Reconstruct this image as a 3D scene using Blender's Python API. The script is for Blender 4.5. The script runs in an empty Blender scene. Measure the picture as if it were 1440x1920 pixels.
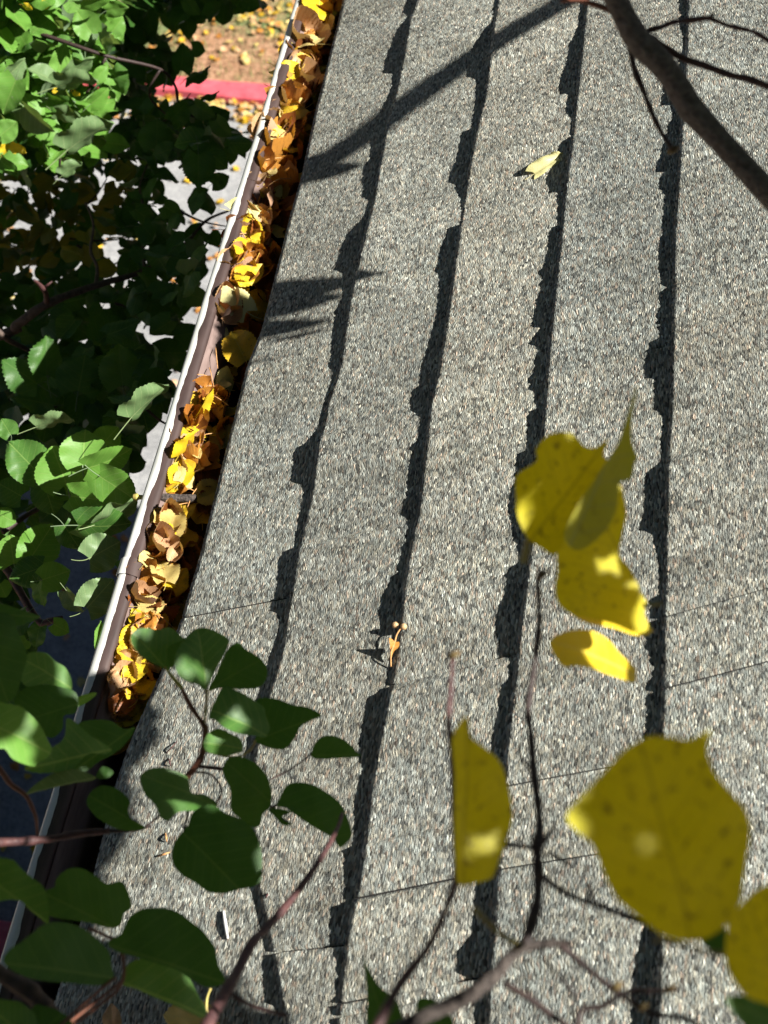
import bpy, math, random
from mathutils import Vector, Matrix, noise
R = math.radians
C = bpy.context.scene.collection
sc = bpy.context.scene

# ---------------------------------------------------------------- camera
PITCH = R(25)                                   # pitch of the roof
# axes of the roof in camera space: up the slope, along the eave, out of the roof
u_c = Vector((.8986, .1631, .4072)); v_c = Vector((.138, .7761, -.6154)); n_c = u_c.cross(v_c).normalized()
u_c.normalize(); v_c = n_c.cross(u_c).normalized()
Xc = u_c*math.cos(PITCH) - n_c*math.sin(PITCH); Yc = v_c; Zc = u_c*math.sin(PITCH) + n_c*math.cos(PITCH)
RM = Matrix((Xc, Yc, Zc))                        # camera space -> world
CAM = Vector((0, 0, 6.0))
F = 2800.0
cam_d = bpy.data.cameras.new('camera'); cam = bpy.data.objects.new('camera', cam_d); C.objects.link(cam)
cam.matrix_world = Matrix.Translation(CAM) @ RM.to_4x4()
cam_d.lens = 52.5; cam_d.sensor_width = 36; cam_d.clip_start = .02; cam_d.clip_end = 600
cam_d.dof.use_dof = True; cam_d.dof.focus_distance = 1.75; cam_d.dof.aperture_fstop = 9.5
sc.camera = cam

U = Vector((math.cos(PITCH), 0, math.sin(PITCH))); V = Vector((0, 1, 0)); N = Vector((-math.sin(PITCH), 0, math.cos(PITCH)))
HN = 1.10                                        # distance of the camera from the roof plane
EPS = R(19)                                      # height of the sun over the roof plane
SD = ((U - .06*V).normalized()*math.cos(EPS) + N*math.sin(EPS)).normalized()
UE = -.8235*HN                                   # the eave
EAVE = CAM + U*UE - N*HN

# ---------------------------------------------------------------- light
w = bpy.data.worlds.new('World'); sc.world = w; w.use_nodes = True
nt = w.node_tree; bg = nt.nodes['Background']; sky = nt.nodes.new('ShaderNodeTexSky'); sky.sky_type = 'NISHITA'
sky.sun_disc = False; sky.sun_elevation = math.asin(SD.z); sky.sun_rotation = math.atan2(SD.x, SD.y)
nt.links.new(sky.outputs[0], bg.inputs[0]); bg.inputs[1].default_value = .05; sky.air_density = .15; sky.dust_density = .2; sky.ozone_density = .3
sd_ = bpy.data.lights.new('sun', 'SUN'); sun = bpy.data.objects.new('sun', sd_); C.objects.link(sun)
sd_.energy = 5; sd_.angle = R(.5); sd_.color = (1, .965, .9)
sun.rotation_euler = (-SD).to_track_quat('-Z', 'Y').to_euler()
sc.view_settings.view_transform = 'Standard'; sc.view_settings.look = 'None'
sc.view_settings.exposure = 1.32; sc.view_settings.gamma = 1
sc.cycles.max_bounces = 6; sc.cycles.diffuse_bounces = 1; sc.cycles.transparent_max_bounces = 4

# ---------------------------------------------------------------- helpers
def ray(x, y): return (RM @ Vector((x-720, 960-y, -F))).normalized()
def at(x, y, d): return CAM + ray(x, y)*d
def uvp(x, y, lift=0):
    r = ray(x, y); t = -(HN-lift)/r.dot(N); p = r*t
    return p.dot(U), p.dot(V)
def roofp(x, y, lift=0):
    a, b = uvp(x, y, lift); return CAM + U*a + V*b - N*(HN-lift)
def atz(x, y, z):
    r = ray(x, y); return CAM + r*((z-CAM.z)/r.z)
def proj(P):
    q = RM.transposed() @ (P-CAM); return 720 + q.x/-q.z*F, 960 - q.y/-q.z*F
def mesh_obj(name, verts, faces, mat, parent=None, uv=None, smooth=True):
    me = bpy.data.meshes.new(name); me.from_pydata([tuple(v) for v in verts], [], faces)
    if uv:
        l = me.uv_layers.new(name='UVMap')
        for lp in me.loops: l.data[lp.index].uv = uv[lp.vertex_index]
    for m in (mat if isinstance(mat, list) else [mat]): me.materials.append(m)
    if smooth:
        for p in me.polygons: p.use_smooth = True
    me.update()
    o = bpy.data.objects.new(name, me); C.objects.link(o)
    if parent: o.parent = parent
    return o
def tag(o, label=None, cat=None, group=None, kind=None):
    if label: o['label'] = label
    if cat: o['category'] = cat
    if group: o['group'] = group
    if kind: o['kind'] = kind
    return o
def empty(name, loc, label, cat, group=None):
    o = bpy.data.objects.new(name, None); C.objects.link(o); o.location = loc; o.empty_display_size = .05
    bpy.context.view_layer.update()
    return tag(o, label, cat, group)
def adopt(ch, parent):
    # every mesh that becomes a parent keeps an identity world matrix, an Empty only a translation
    ch.parent = parent
    ch.matrix_parent_inverse = Matrix.Identity(4) if parent.parent else parent.matrix_basis.inverted()
    return ch
def lerp_tab(tab, x):
    if x <= tab[0][0]: return tab[0][1]
    for i in range(1, len(tab)):
        if x <= tab[i][0]:
            a, b = tab[i-1], tab[i]
            return a[1] + (b[1]-a[1])*(x-a[0])/max(1e-9, b[0]-a[0])
    return tab[-1][1]
def catmull(P, k=5, closed=False):
    n = len(P); out = []
    rng = range(n if closed else n-1)
    for i in rng:
        p0 = P[(i-1) % n] if closed or i > 0 else P[0]; p1 = P[i]; p2 = P[(i+1) % n]
        p3 = P[(i+2) % n] if closed or i+2 < n else P[-1]
        for j in range(k):
            t = j/k
            out.append([.5*((2*b) + (c-a)*t + (2*a-5*b+4*c-d)*t*t + (-a+3*b-3*c+d)*t**3) for a, b, c, d in zip(p0, p1, p2, p3)])
    if not closed: out.append(list(P[-1]))
    return out

# ---------------------------------------------------------------- materials
class NT:
    def __init__(s, name):
        s.m = bpy.data.materials.new(name); s.m.use_nodes = True; s.t = s.m.node_tree
        s.b = s.t.nodes['Principled BSDF']; s.out = s.t.nodes['Material Output']
    def n(s, kind, **kw):
        x = s.t.nodes.new('ShaderNode'+kind)
        for k, v in kw.items(): setattr(x, k, v)
        return x
    def l(s, a, b): s.t.links.new(a, b)
    def math(s, op, a, b=None, c=None):
        x = s.n('Math', operation=op)
        for i, q in enumerate((a, b, c)):
            if q is None: continue
            if isinstance(q, (int, float)): x.inputs[i].default_value = q
            else: s.l(q, x.inputs[i])
        return x.outputs[0]
    def mix(s, f, a, b, mode='MIX'):
        x = s.n('Mix', data_type='RGBA', blend_type=mode)
        for i, q in ((0, f), (6, a), (7, b)):
            if isinstance(q, (int, float)): x.inputs[i].default_value = q
            elif isinstance(q, tuple): x.inputs[i].default_value = (*q, 1) if len(q) == 3 else q
            else: s.l(q, x.inputs[i])
        return x.outputs[2]
    def ramp(s, f, stops, interp='LINEAR'):
        x = s.n('ValToRGB'); cr = x.color_ramp; cr.interpolation = interp
        while len(cr.elements) < len(stops): cr.elements.new(.5)
        for e, (p, c) in zip(cr.elements, stops): e.position = p; e.color = (*c, 1)
        s.l(f, x.inputs[0]); return x.outputs[0]
    def noise(s, vec, scale, detail=3, rough=.5):
        x = s.n('TexNoise'); x.inputs['Scale'].default_value = scale; x.inputs['Detail'].default_value = detail
        x.inputs['Roughness'].default_value = rough
        if vec is not None: s.l(vec, x.inputs['Vector'])
        return x.outputs['Fac']
    def bump(s, h, dist, strength=1.):
        x = s.n('Bump'); x.inputs['Distance'].default_value = dist; x.inputs['Strength'].default_value = strength
        s.l(h, x.inputs['Height']); s.l(x.outputs[0], s.b.inputs['Normal']); return x
    def scaled(s, vec, sx, sy, sz, rot=0):
        x = s.n('Mapping'); x.inputs['Scale'].default_value = (sx, sy, sz); x.inputs['Rotation'].default_value = (0, 0, rot)
        s.l(vec, x.inputs[0]); return x.outputs[0]
    def pos(s): return s.n('NewGeometry').outputs['Position']
    def uv(s): return s.n('UVMap').outputs[0]

def granule_mat(name, dark=1.):
    s = NT(name); uv = s.uv()
    # jitter the lookup a little so that the grains do not line up
    v1 = s.scaled(uv, 620, 200, 1, R(6))
    jn = s.n('TexNoise', noise_dimensions='2D'); jn.inputs['Scale'].default_value = .8; s.l(v1, jn.inputs['Vector'])
    va = s.n('VectorMath', operation='MULTIPLY_ADD'); s.l(jn.outputs['Color'], va.inputs[0]); va.inputs[1].default_value = (1.1, 1.1, 0); s.l(v1, va.inputs[2]); v1 = va.outputs[0]
    vo = s.n('TexVoronoi', voronoi_dimensions='2D', feature='F1'); vo.inputs['Scale'].default_value = 1
    s.l(v1, vo.inputs['Vector'])
    sep = s.n('SeparateColor'); s.l(vo.outputs['Color'], sep.inputs[0])
    val = s.ramp(sep.outputs[0], [(0, (.06, .06, .056)), (.09, (.14, .14, .13)), (.26, (.21, .21, .192)), (.55, (.295, .292, .265)), (.78, (.39, .385, .35)), (.92, (.54, .53, .48))], 'CONSTANT')
    hue = s.ramp(sep.outputs[1], [(0, (.93, 1.01, 1.0)), (.3, (.99, 1.01, .97)), (.62, (1.04, 1.01, .90)), (.87, (1.12, .93, .80)), (.93, (1.0, 1.02, .98))], 'CONSTANT')
    c = s.mix(1, val, hue, 'MULTIPLY')
    big = s.noise(s.scaled(uv, 1, .35, 1), 9, 3, .6)
    tone = s.ramp(big, [(.28, (.84*dark,)*3), (.5, (1.02*dark,)*3), (.72, (1.14*dark,)*3)])
    stn = s.noise(s.scaled(uv, .7, 4.5, 1), 6, 4, .65); c = s.mix(1, c, s.ramp(stn, [(.30, (.78, .77, .74)), (.52, (1., 1., 1.)), (.75, (1.06, 1.05, 1.0))]), 'MULTIPLY')
    c = s.mix(1, c, tone, 'MULTIPLY')
    tabs = s.n('Attribute', attribute_name='tone'); c = s.mix(1, c, tabs.outputs['Color'], 'MULTIPLY')
    s.l(c, s.b.inputs['Base Color'])
    s.b.inputs['Roughness'].default_value = .75; s.b.inputs['Specular IOR Level'].default_value = .35
    # each grain a small dome of its own height
    h = s.math('SUBTRACT', 1, s.math('MULTIPLY', vo.outputs['Distance'], 1.1))
    h = s.math('ADD', h, s.math('MULTIPLY', sep.outputs[2], .8))
    s.bump(h, .0013, .8)
    return s.m
M_gran = granule_mat('granules')

def simple(name, col, rough=.7, col2=None, scale=20, bump=0, spec=.4, det=4):
    s = NT(name); p = s.pos()
    f = s.noise(p, scale, det, .6)
    c2 = col2 or tuple(x*.6 for x in col)
    s.l(s.ramp(f, [(.3, c2), (.7, col)]), s.b.inputs['Base Color'])
    s.b.inputs['Roughness'].default_value = rough; s.b.inputs['Specular IOR Level'].default_value = spec
    if bump: s.bump(f, bump)
    return s.m
M_deck = simple('deck', (.03, .03, .03))
M_butt = simple('asphalt core', (.016, .015, .014), .9, scale=400, bump=.001)
M_soffit = simple('fascia paint', (.25, .2, .16), .5)
M_wall = simple('stucco', (.42, .38, .32), .9, scale=60, bump=.002)
M_bark = simple('bark', (.13, .09, .07), .85, (.05, .035, .03), 120, .003)
M_barkg = simple('grey bark', (.11, .088, .075), .85, (.035, .028, .025), 230, .004)
M_barkl = simple('lighter grey bark', (.20, .17, .15), .85, (.07, .055, .05), 230, .004)
M_twig = simple('red twig', (.11, .045, .04), .55, (.045, .022, .024), 200, .001)
M_twigd = simple('dark twig', (.045, .025, .02), .6, (.02, .012, .012), 150, .001)
M_pet = simple('petiole', (.45, .42, .10), .5, (.35, .22, .08), 60)
M_petr = simple('red petiole', (.20, .065, .035), .5, (.12, .05, .03), 90)
M_dry = simple('dry stalk', (.62, .36, .14), .7, (.45, .2, .07), 200)
M_sludge = simple('rotting litter', (.10, .045, .02), .9, (.018, .01, .007), 90, .006)
M_bud = simple('bud scales', (.14, .11, .03), .6, (.08, .04, .02), 200)
M_white = simple('white flake', (.8, .8, .78), .5)

def gutter_mat():
    s = NT('weathered brown gutter paint'); p = s.pos()
    f = s.noise(s.scaled(p, 60, 12, 60), 1, 5, .65)
    g = s.noise(p, 300, 3)
    c = s.ramp(f, [(.25, (.06, .036, .03)), (.5, (.12, .075, .062)), (.75, (.2, .14, .12))])
    c = s.mix(s.ramp(g, [(.62, (0, 0, 0)), (.72, (.5,)*3)]), c, (.4, .33, .3))
    s.l(c, s.b.inputs['Base Color']); s.b.inputs['Roughness'].default_value = .6; s.bump(f, .0015)
    return s.m
def gutter_in():
    s = NT('faded inner gutter face'); p = s.pos()
    f = s.noise(s.scaled(p, 90, 10, 40), 1, 5, .65)
    c = s.ramp(f, [(.3, (.10, .062, .052)), (.52, (.17, .115, .10)), (.8, (.25, .185, .165))])
    s.l(c, s.b.inputs['Base Color']); s.b.inputs['Roughness'].default_value = .65; s.bump(f, .001)
    return s.m
def gutter_lip():
    # white overspray outside, brown inside, a ragged flaking line between them (UV x runs across the hem)
    s = NT('hem with flaking white paint'); uv = s.uv(); p = s.pos()
    sep = s.n('SeparateXYZ'); s.l(uv, sep.inputs[0])
    f = s.noise(s.scaled(p, 1, 1, 1), 17, 3, .5)
    e = s.math('ADD', s.math('SUBTRACT', sep.outputs[0], .03), s.math('MULTIPLY', s.math('SUBTRACT', f, .5), .6))
    m = s.math('GREATER_THAN', e, .40)
    g = s.noise(s.scaled(p, 60, 14, 60), 1, 4, .6)
    br = s.ramp(g, [(.3, (.03, .017, .015)), (.7, (.065, .04, .035))])
    wh = s.ramp(g, [(.3, (.50, .51, .46)), (.7, (.72, .72, .68))])
    s.l(s.mix(m, wh, br), s.b.inputs['Base Color']); s.b.inputs['Roughness'].default_value = .55
    s.bump(s.math('MULTIPLY', m, -1), .0006)
    return s.m
M_gut, M_gin, M_glip = gutter_mat(), gutter_in(), gutter_lip()

def leaf_mat(name, c1, c2, cv, trans, back=None, spots=0, rough=.45, tcol=None, spec=.35):
    s = NT(name); uv = s.uv(); sep = s.n('SeparateXYZ'); s.l(uv, sep.inputs[0]); x, y = sep.outputs[0], sep.outputs[1]
    ay = s.math('ABSOLUTE', y)
    oi = s.n('ObjectInfo'); pz = s.pos()
    f = s.noise(pz, 35, 3, .6)
    f2 = s.math('ADD', s.math('MULTIPLY', f, .6), s.math('MULTIPLY', oi.outputs['Random'], .4))
    c = s.ramp(f2, [(.25, c1), (.75, c2)])
    # side veins leave the midrib at a slant, finer ones cross between them
    q = s.math('SUBTRACT', x, s.math('MULTIPLY', ay, .75))
    q = s.math('FRACT', s.math('MULTIPLY', q, 6.5)); q = s.math('ABSOLUTE', s.math('SUBTRACT', q, .5))
    vein = s.math('LESS_THAN', q, .045)
    mid = s.math('LESS_THAN', ay, .011)
    fine = s.n('TexVoronoi', feature='DISTANCE_TO_EDGE'); fine.inputs['Scale'].default_value = 26; s.l(uv, fine.inputs['Vector'])
    fv = s.math('MULTIPLY', s.math('LESS_THAN', fine.outputs['Distance'], .05), .18)
    vv = s.math('MAXIMUM', s.math('MAXIMUM', s.math('MULTIPLY', vein, .55), mid), fv)
    c = s.mix(s.math('MULTIPLY', vv, .6), c, cv)
    if spots:
        g = s.noise(uv, 12, 4, .7)
        c = s.mix(s.ramp(g, [(.57, (0, 0, 0)), (.66, (spots,)*3)]), c, (.10, .05, .02))
    if back:
        gm = s.n('NewGeometry'); c = s.mix(s.math('MULTIPLY', gm.outputs['Backfacing'], .8), c, back)
    s.l(c, s.b.inputs['Base Color']); s.b.inputs['Roughness'].default_value = rough; s.b.inputs['Specular IOR Level'].default_value = spec
    s.bump(s.math('ADD', s.math('MULTIPLY', vv, -1), f), .0007, .8)
    tr = s.n('BsdfTranslucent'); mx = s.n('MixShader'); mx.inputs[0].default_value = trans
    tc = s.mix(1, c, tcol or (1.25, 1.2, .45), 'MULTIPLY')
    s.l(tc, tr.inputs[0]); s.l(s.b.outputs[0], mx.inputs[1]); s.l(tr.outputs[0], mx.inputs[2]); s.l(mx.outputs[0], s.out.inputs[0])
    return s.m
GB = (.20, .27, .17)
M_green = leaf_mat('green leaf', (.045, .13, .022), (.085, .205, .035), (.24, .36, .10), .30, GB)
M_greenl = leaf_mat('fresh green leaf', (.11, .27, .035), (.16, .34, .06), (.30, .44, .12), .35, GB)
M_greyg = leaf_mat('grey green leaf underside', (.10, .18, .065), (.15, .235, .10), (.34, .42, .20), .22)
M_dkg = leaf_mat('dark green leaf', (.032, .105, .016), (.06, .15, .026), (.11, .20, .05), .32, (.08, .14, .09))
M_olive = leaf_mat('turning leaf', (.16, .17, .02), (.28, .22, .02), (.3, .3, .06), .35)
M_yel = leaf_mat('yellow leaf', (.62, .36, .015), (.74, .50, .03), (.70, .52, .12), .30, None, .5)
M_yelb = leaf_mat('clear yellow leaf', (.72, .50, .015), (.80, .60, .03), (.70, .55, .12), .34)
M_oran = leaf_mat('orange brown leaf', (.38, .14, .025), (.62, .29, .05), (.5, .26, .08), .22, None, .6)
M_tan = leaf_mat('tan leaf', (.48, .26, .13), (.66, .42, .22), (.6, .42, .22), .2, (.5, .3, .2), .4)
M_pale = leaf_mat('pale yellow leaf', (.60, .44, .13), (.74, .60, .24), (.55, .45, .15), .28, None, .2)
M_brown = leaf_mat('brown leaf', (.14, .045, .012), (.28, .09, .02), (.2, .08, .03), .15)
M_olyel = leaf_mat('dull yellow leaf', (.66, .60, .004), (.76, .66, .008), (.40, .34, .015), .5, None, .72, tcol=(1.2, 1.12, .3))
M_cream = leaf_mat('faded cream leaf', (.62, .58, .25), (.72, .68, .36), (.6, .55, .3), .2)

# ---------------------------------------------------------------- the roof: courses of shingles with curled butt edges
LINES = {
 0: [(690,-150),(643,0),(640,15),(600,175),(593,200),(565,330),(545,400),(510,540),(490,620),(462,690),(440,780),(432,810),(400,940),(375,1040),(340,1160),(300,1265),(275,1320),(240,1400),(215,1475),(175,1640),(160,1700),(125,1810),(85,1930),(20,2150)],
 1: [(812,-150),(780,0),(767,35),(752,120),(740,175),(722,245),(714,290),(700,370),(685,430),(665,510),(655,560),(645,620),(637,680),(627,715),(612,760),(604,800),(595,830),(588,880),(582,925),(572,970),(556,1035),(545,1110),(535,1160),(530,1205),(517,1255),(505,1290),(486,1360),(475,1420),(470,1500),(473,1590),(480,1655),(490,1700),(505,1770),(512,1800),(520,1850),(530,1900),(545,1990),(570,2150)],
 2: [(955,-150),(932,0),(925,40),(908,180),(890,250),(875,335),(868,375),(860,430),(850,500),(842,560),(830,640),(820,700),(805,760),(797,830),(792,880),(783,960),(775,990),(765,1040),(757,1090),(748,1170),(740,1230),(730,1290),(722,1330),(705,1410),(690,1500),(680,1590),(668,1660),(655,1720),(645,1780),(635,1850),(628,1920),(610,2150)],
 3: [(1112,-150),(1098,0),(1088,100),(1080,170),(1070,260),(1058,350),(1048,450),(1040,530),(1028,640),(1020,750),(1013,830),(1000,960),(988,1060),(975,1160),(965,1250),(955,1330),(945,1420),(940,1520),(930,1620),(920,1740),(912,1860),(908,1920),(890,2150)],
 4: [(1298,-150),(1287,0),(1285,80),(1278,200),(1272,300),(1262,430),(1260,560),(1258,640),(1255,760),(1248,860),(1245,1000),(1243,1080),(1240,1150),(1240,1280),(1236,1380),(1235,1500),(1233,1780),(1228,1920),(1220,2150)]}
SHW = {
 1: [(0,12),(25,14),(31,4),(34,3),(60,15),(90,20),(120,25),(140,24),(142,8),(165,6),(180,8),(215,14),(250,20),(300,14),(315,22),(355,16),(372,14),(376,4),(410,6),(425,15),(440,25),(470,30),(510,31),(516,17),(560,10),(590,17),(640,14),(693,12),(700,3),(760,3),(800,4),(822,12),(835,18),(845,32),(907,30),(910,13),(925,8),(980,7),(1030,4),(1040,23),(1070,24),(1110,20),(1148,25),(1151,14),(1170,4),(1210,8),(1250,12),(1280,12),(1360,14),(1500,9),(1655,4),(1790,5),(1795,12),(1850,17),(1885,18),(1888,4),(1990,4)],
 2: [(0,7),(50,6),(60,17),(80,26),(120,36),(150,34),(154,18),(200,14),(245,8),(256,28),(290,26),(345,28),(349,16),(395,6),(430,4),(438,27),(515,30),(518,23),(590,18),(620,20),(700,25),(727,22),(733,32),(775,30),(778,19),(830,18),(850,33),(862,24),(920,20),(970,24),(973,11),(1020,10),(1028,14),(1080,14),(1088,27),(1150,34),(1185,28),(1192,6),(1250,6),(1290,6),(1300,18),(1316,34),(1380,32),(1435,26),(1438,18),(1530,20),(1538,15),(1590,15),(1598,28),(1650,20),(1700,16),(1703,34),(1780,25),(1845,12),(1850,18),(1920,9)],
 3: [(0,13),(60,16),(80,22),(120,24),(150,30),(180,28),(188,19),(220,18),(228,6),(262,6),(272,18),(340,30),(365,22),(369,14),(430,11),(435,22),(500,22),(518,32),(526,23),(620,18),(622,38),(652,38),(656,22),(735,30),(738,19),(772,14),(780,30),(850,26),(858,40),(960,38),(1060,18),(1078,42),(1190,38),(1200,30),(1232,28),(1235,16),(1275,12),(1296,25),(1400,24),(1500,20),(1640,35),(1760,33),(1790,52),(1835,50),(1839,22),(1920,20)],
 4: [(0,16),(60,13),(90,7),(130,10),(143,28),(200,34),(203,20),(230,16),(238,24),(325,22),(328,38),(360,34),(362,24),(430,24),(540,24),(545,16),(566,28),(640,26),(652,45),(715,44),(717,30),(775,30),(777,18),(870,14),(894,42),(1000,42),(1002,30),(1060,14),(1120,10),(1130,24),(1250,20),(1253,10),(1296,26),(1380,24),(1600,30),(1740,30),(1755,40),(1920,42)]}
SEAMS = {0: [(400,1153,.6)], 1: [(560,1787,1), (650,590,.3)], 2: [(775,1285,1), (637,1910,1), (750,1883,1), (735,1687,.6), (772,935,.3)], 3: [(937,1640,1), (960,1480,.9), (1020,720,.3), (1062,262,.3)], 4: [(1242,1165,1), (1240,1300,.8), (1262,610,.25)]}
ROOF0, ROOF1 = -1.6, 4.5
rnd = random.Random(3)
butt = {k: sorted((uvp(*p)[1], uvp(*p)[0]) for p in P) for k, P in LINES.items()}
NCOURSE = 16
for k in range(5, NCOURSE): butt[k] = [(v, UE + .14*k + (.004*math.sin(v*3+k))) for v in [x*.05-1.6 for x in range(124)]]
def ub(k, v):
    t = butt[k]
    if v < t[0][0]:   # run on with the last slope, easing to the course line
        return t[0][1]
    return lerp_tab(t, v)
shw = {}
for k, tab in SHW.items():
    t = []
    for y, wd in tab:
        xr = lerp_tab([(p[1], p[0]) for p in LINES[k]], y)
        ul, vl = uvp(xr-wd, y); t.append((vl, max(.002, ub(k, vl)-ul)))
    t.sort(key=lambda q: q[0]); shw[k] = t
for k in [0]+list(range(5, NCOURSE)):
    t = []; v = ROOF0
    while v < ROOF1:
        a = rnd.uniform(.006, .024); b = a + rnd.uniform(-.004, .004); L = rnd.uniform(.04, .14); t += [(v, a), (v+L-.003, b)]; v += L
    shw[k] = t
TE = math.tan(EPS) + .052
TOP = .165
def course_h(k, v):
    w_ = lerp_tab(shw[k], v)
    if v > shw[k][-1][0]+.01 or v < shw[k][0][0]-.01: w_ = .012 + .008*noise.noise(Vector((v*12, k*3, 0)))
    if k == 0: return .004
    u_ = abs(ub(k, v)) if k < 5 else .2
    return max(.0030, (.0022 + w_*TE)/(1-TE*u_/HN))
house = empty('house', EAVE + Vector((.6, 1.2, -4.62)), 'house whose grey asphalt shingle roof slopes down to the leaf filled gutter', 'house')
SHEAR = {0: .05, 1: .06, 2: .16, 3: .12, 4: .2}
def build_course(k):
    vs, v = [], ROOF0
    seam_v = [(uvp(x, y)[1], s_) for x, y, s_ in SEAMS.get(k, [])]
    while v <= ROOF1:
        vs.append(v)
        v += .0025 if (k <= 4 and 0.25 < v < 2.75) else .02
    for sv, _ in seam_v: vs += [sv-.0018, sv-.0012, sv-.0005, sv+.0005, sv+.0012, sv+.0018]
    vs = sorted(set(vs))
    S = [0, .006, .02, .05, .09, .13, TOP]
    verts, faces, uv, tone, mats = [], [], [], [], []
    # tone of each shingle piece
    cuts = sorted([ROOF0-1, ROOF1+1] + [s_[0] for s_ in seam_v] + [ROOF0 + rnd.uniform(0, 6.1) for _ in range(9)]); tn = [rnd.uniform(.88, 1.1) for _ in cuts]
    wt = [rnd.uniform(-.02, .03) for _ in cuts]
    for v in vs:
        tp = max(TOP, ub(k+1, v)-ub(k, v)+.028) if k+1 < NCOURSE else TOP
        h = course_h(k, v); fq = 1-h/HN; u0 = ub(k, v/fq)*fq; ju = .0011*noise.noise(Vector((v*420, k*7.7, 0))) + .0006*noise.noise(Vector((v*1100, k*7.7, 4)))
        g = 0
        for sv, st in seam_v:
            if abs(v-sv) < .0014: g = st
        i = max(j for j in range(len(cuts)) if cuts[j] <= v)
        nexth = 0
        jz = .0011*noise.noise(Vector((v*260, k*5.1, 8)))+.0009*noise.noise(Vector((v*95, k*5.1, 3)))
        for s in S:
            z = (jz if s == 0 and h > .005 else 0) + h + (.0009-h)*min(1, s/TOP) + .0012*noise.noise(Vector((v*9, s*9+k, 2)))*min(1, s/.02)
            if g and s < .14: z -= .0030*g
            u = u0 + s*tp/TOP + (ju if s == 0 else 0)
            sk = s*tp/TOP*SHEAR.get(k, .1) * max(0, min(1, (v+.6)/.4, (3.4-v)/.4))
            verts.append(CAM + U*u + V*(v+sk) - N*(HN - z)); uv.append((u, v+sk)); tone.append((tn[i]*(1+wt[i]), tn[i], tn[i]*(1-wt[i])))
        # butt face: a bottom vertex a little above what lies below
        verts.append(CAM + U*(u0+ju+.0008) + V*v - N*(HN - 0.0)); uv.append((u0, v)); tone.append((1, 1, 1))
    m = len(S)+1
    for i in range(len(vs)-1):
        for j in range(len(S)-1):
            faces.append((i*m+j, i*m+j+1, (i+1)*m+j+1, (i+1)*m+j)); mats.append(1 if any(st > .5 and abs((vs[i]+vs[i+1])/2-sv) < .0009 for sv, st in seam_v) and S[j] < .13 else 0)
        faces.append((i*m, (i+1)*m, (i+1)*m+m-1, i*m+m-1)); mats.append(1)
    o = mesh_obj('shingle_course', verts, faces, [M_gran, M_butt], None, uv)
    ca = o.data.color_attributes.new('tone', 'FLOAT_COLOR', 'POINT')
    for i, t in enumerate(tone): ca.data[i].color = (*t, 1)
    for i, p in enumerate(o.data.polygons):
        p.material_index = mats[i]
        if mats[i]: p.use_smooth = False
    return o
# deck under the shingles
def prism(name, poly_a, poly_b, mat, parent=None):
    n = len(poly_a); vs = list(poly_a)+list(poly_b)
    f = [tuple(range(n))[::-1], tuple(range(n, 2*n))] + [(i, (i+1) % n, n+(i+1) % n, n+i) for i in range(n)]
    return mesh_obj(name, vs, f, mat, parent, smooth=False)
def slab(name, prof, y0, y1, mat, parent=None):
    return prism(name, [Vector((x, y0, z)) for x, z in prof], [Vector((x, y1, z)) for x, z in prof], mat, parent)
Y0, Y1 = CAM.y+ROOF0, CAM.y+ROOF1
p0 = EAVE + U*.012 - N*.004; p1 = EAVE + U*2.45 - N*.004; p2 = p1 - N*.03; p3 = p0 - N*.014 
roof = slab('roof', [(p0.x, p0.z), (p1.x, p1.z), (p2.x, p2.z), (p3.x, p3.z)], Y0, Y1, M_deck)
adopt(roof, house)
for k in range(NCOURSE):
    adopt(build_course(k), roof)
fx = EAVE.x+.022
fb = slab('fascia_board', [(fx, EAVE.z-.16), (fx+.022, EAVE.z-.16), (fx+.022, EAVE.z-.028), (fx, EAVE.z-.028)], Y0, Y1, M_soffit); adopt(fb, house)
wall = slab('wall', [(fx+.4, 0), (fx+.6, 0), (fx+.6, EAVE.z+.05), (fx+.4, EAVE.z+.05)], Y0+.1, Y1-.1, M_wall); adopt(wall, house)
sf = slab('soffit', [(fx+.024, EAVE.z-.15), (fx+.398, EAVE.z-.15), (fx+.398, EAVE.z-.138), (fx+.024, EAVE.z-.138)], Y0, Y1, M_soffit); adopt(sf, house)

uw = [(-.55, 4.6), (3.2, 4.6), (3.2, 9.2), (-.55, 9.2)]
up = prism('unseen_upper_wall', [Vector((x, -.75, z)) for x, z in uw], [Vector((x, -.55, z)) for x, z in uw], M_wall); adopt(up, house)  # unseen house wall behind the camera, added to block sky light

# ---------------------------------------------------------------- the gutter
ZR = EAVE.z - .014                                # rim height
rimpx = [(545,0),(505,120),(440,310),(400,440),(355,620),(300,800),(262,960),(215,1150),(165,1345),(125,1490),(70,1660)]
rx = sum(atz(x, y, ZR).x for x, y in rimpx)/len(rimpx)
gut = empty('gutter', Vector((rx+.06, 1.4, ZR-.1)), 'old brown metal gutter with flaking white outer edge, full of fallen leaves', 'gutter')
def rimw(y): return .0018*noise.noise(Vector((y*2.5, 0, 5))) + .0008*noise.noise(Vector((y*11, 0, 9)))
def extr(name, prof, y0, y1, mat, step=.02, wob=True, uvx=None, closed=False):
    n = len(prof); vs, fs, uv = [], [], []; ys = []; y = y0
    while y < y1: ys.append(y); y += step
    ys.append(y1)
    for y in ys:
        d = rimw(y) if wob else 0
        for i, (x, z) in enumerate(prof): vs.append(Vector((x+d, y, z))); uv.append((uvx[i] if uvx else i/(n-1), y))
    for a in range(len(ys)-1):
        for i in range(n-1 if not closed else n):
            j = (i+1) % n; fs.append((a*n+i, a*n+j, (a+1)*n+j, (a+1)*n+i))
    return mesh_obj(name, vs, fs, mat, None, uv)
GX = EAVE.x + .020
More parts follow.
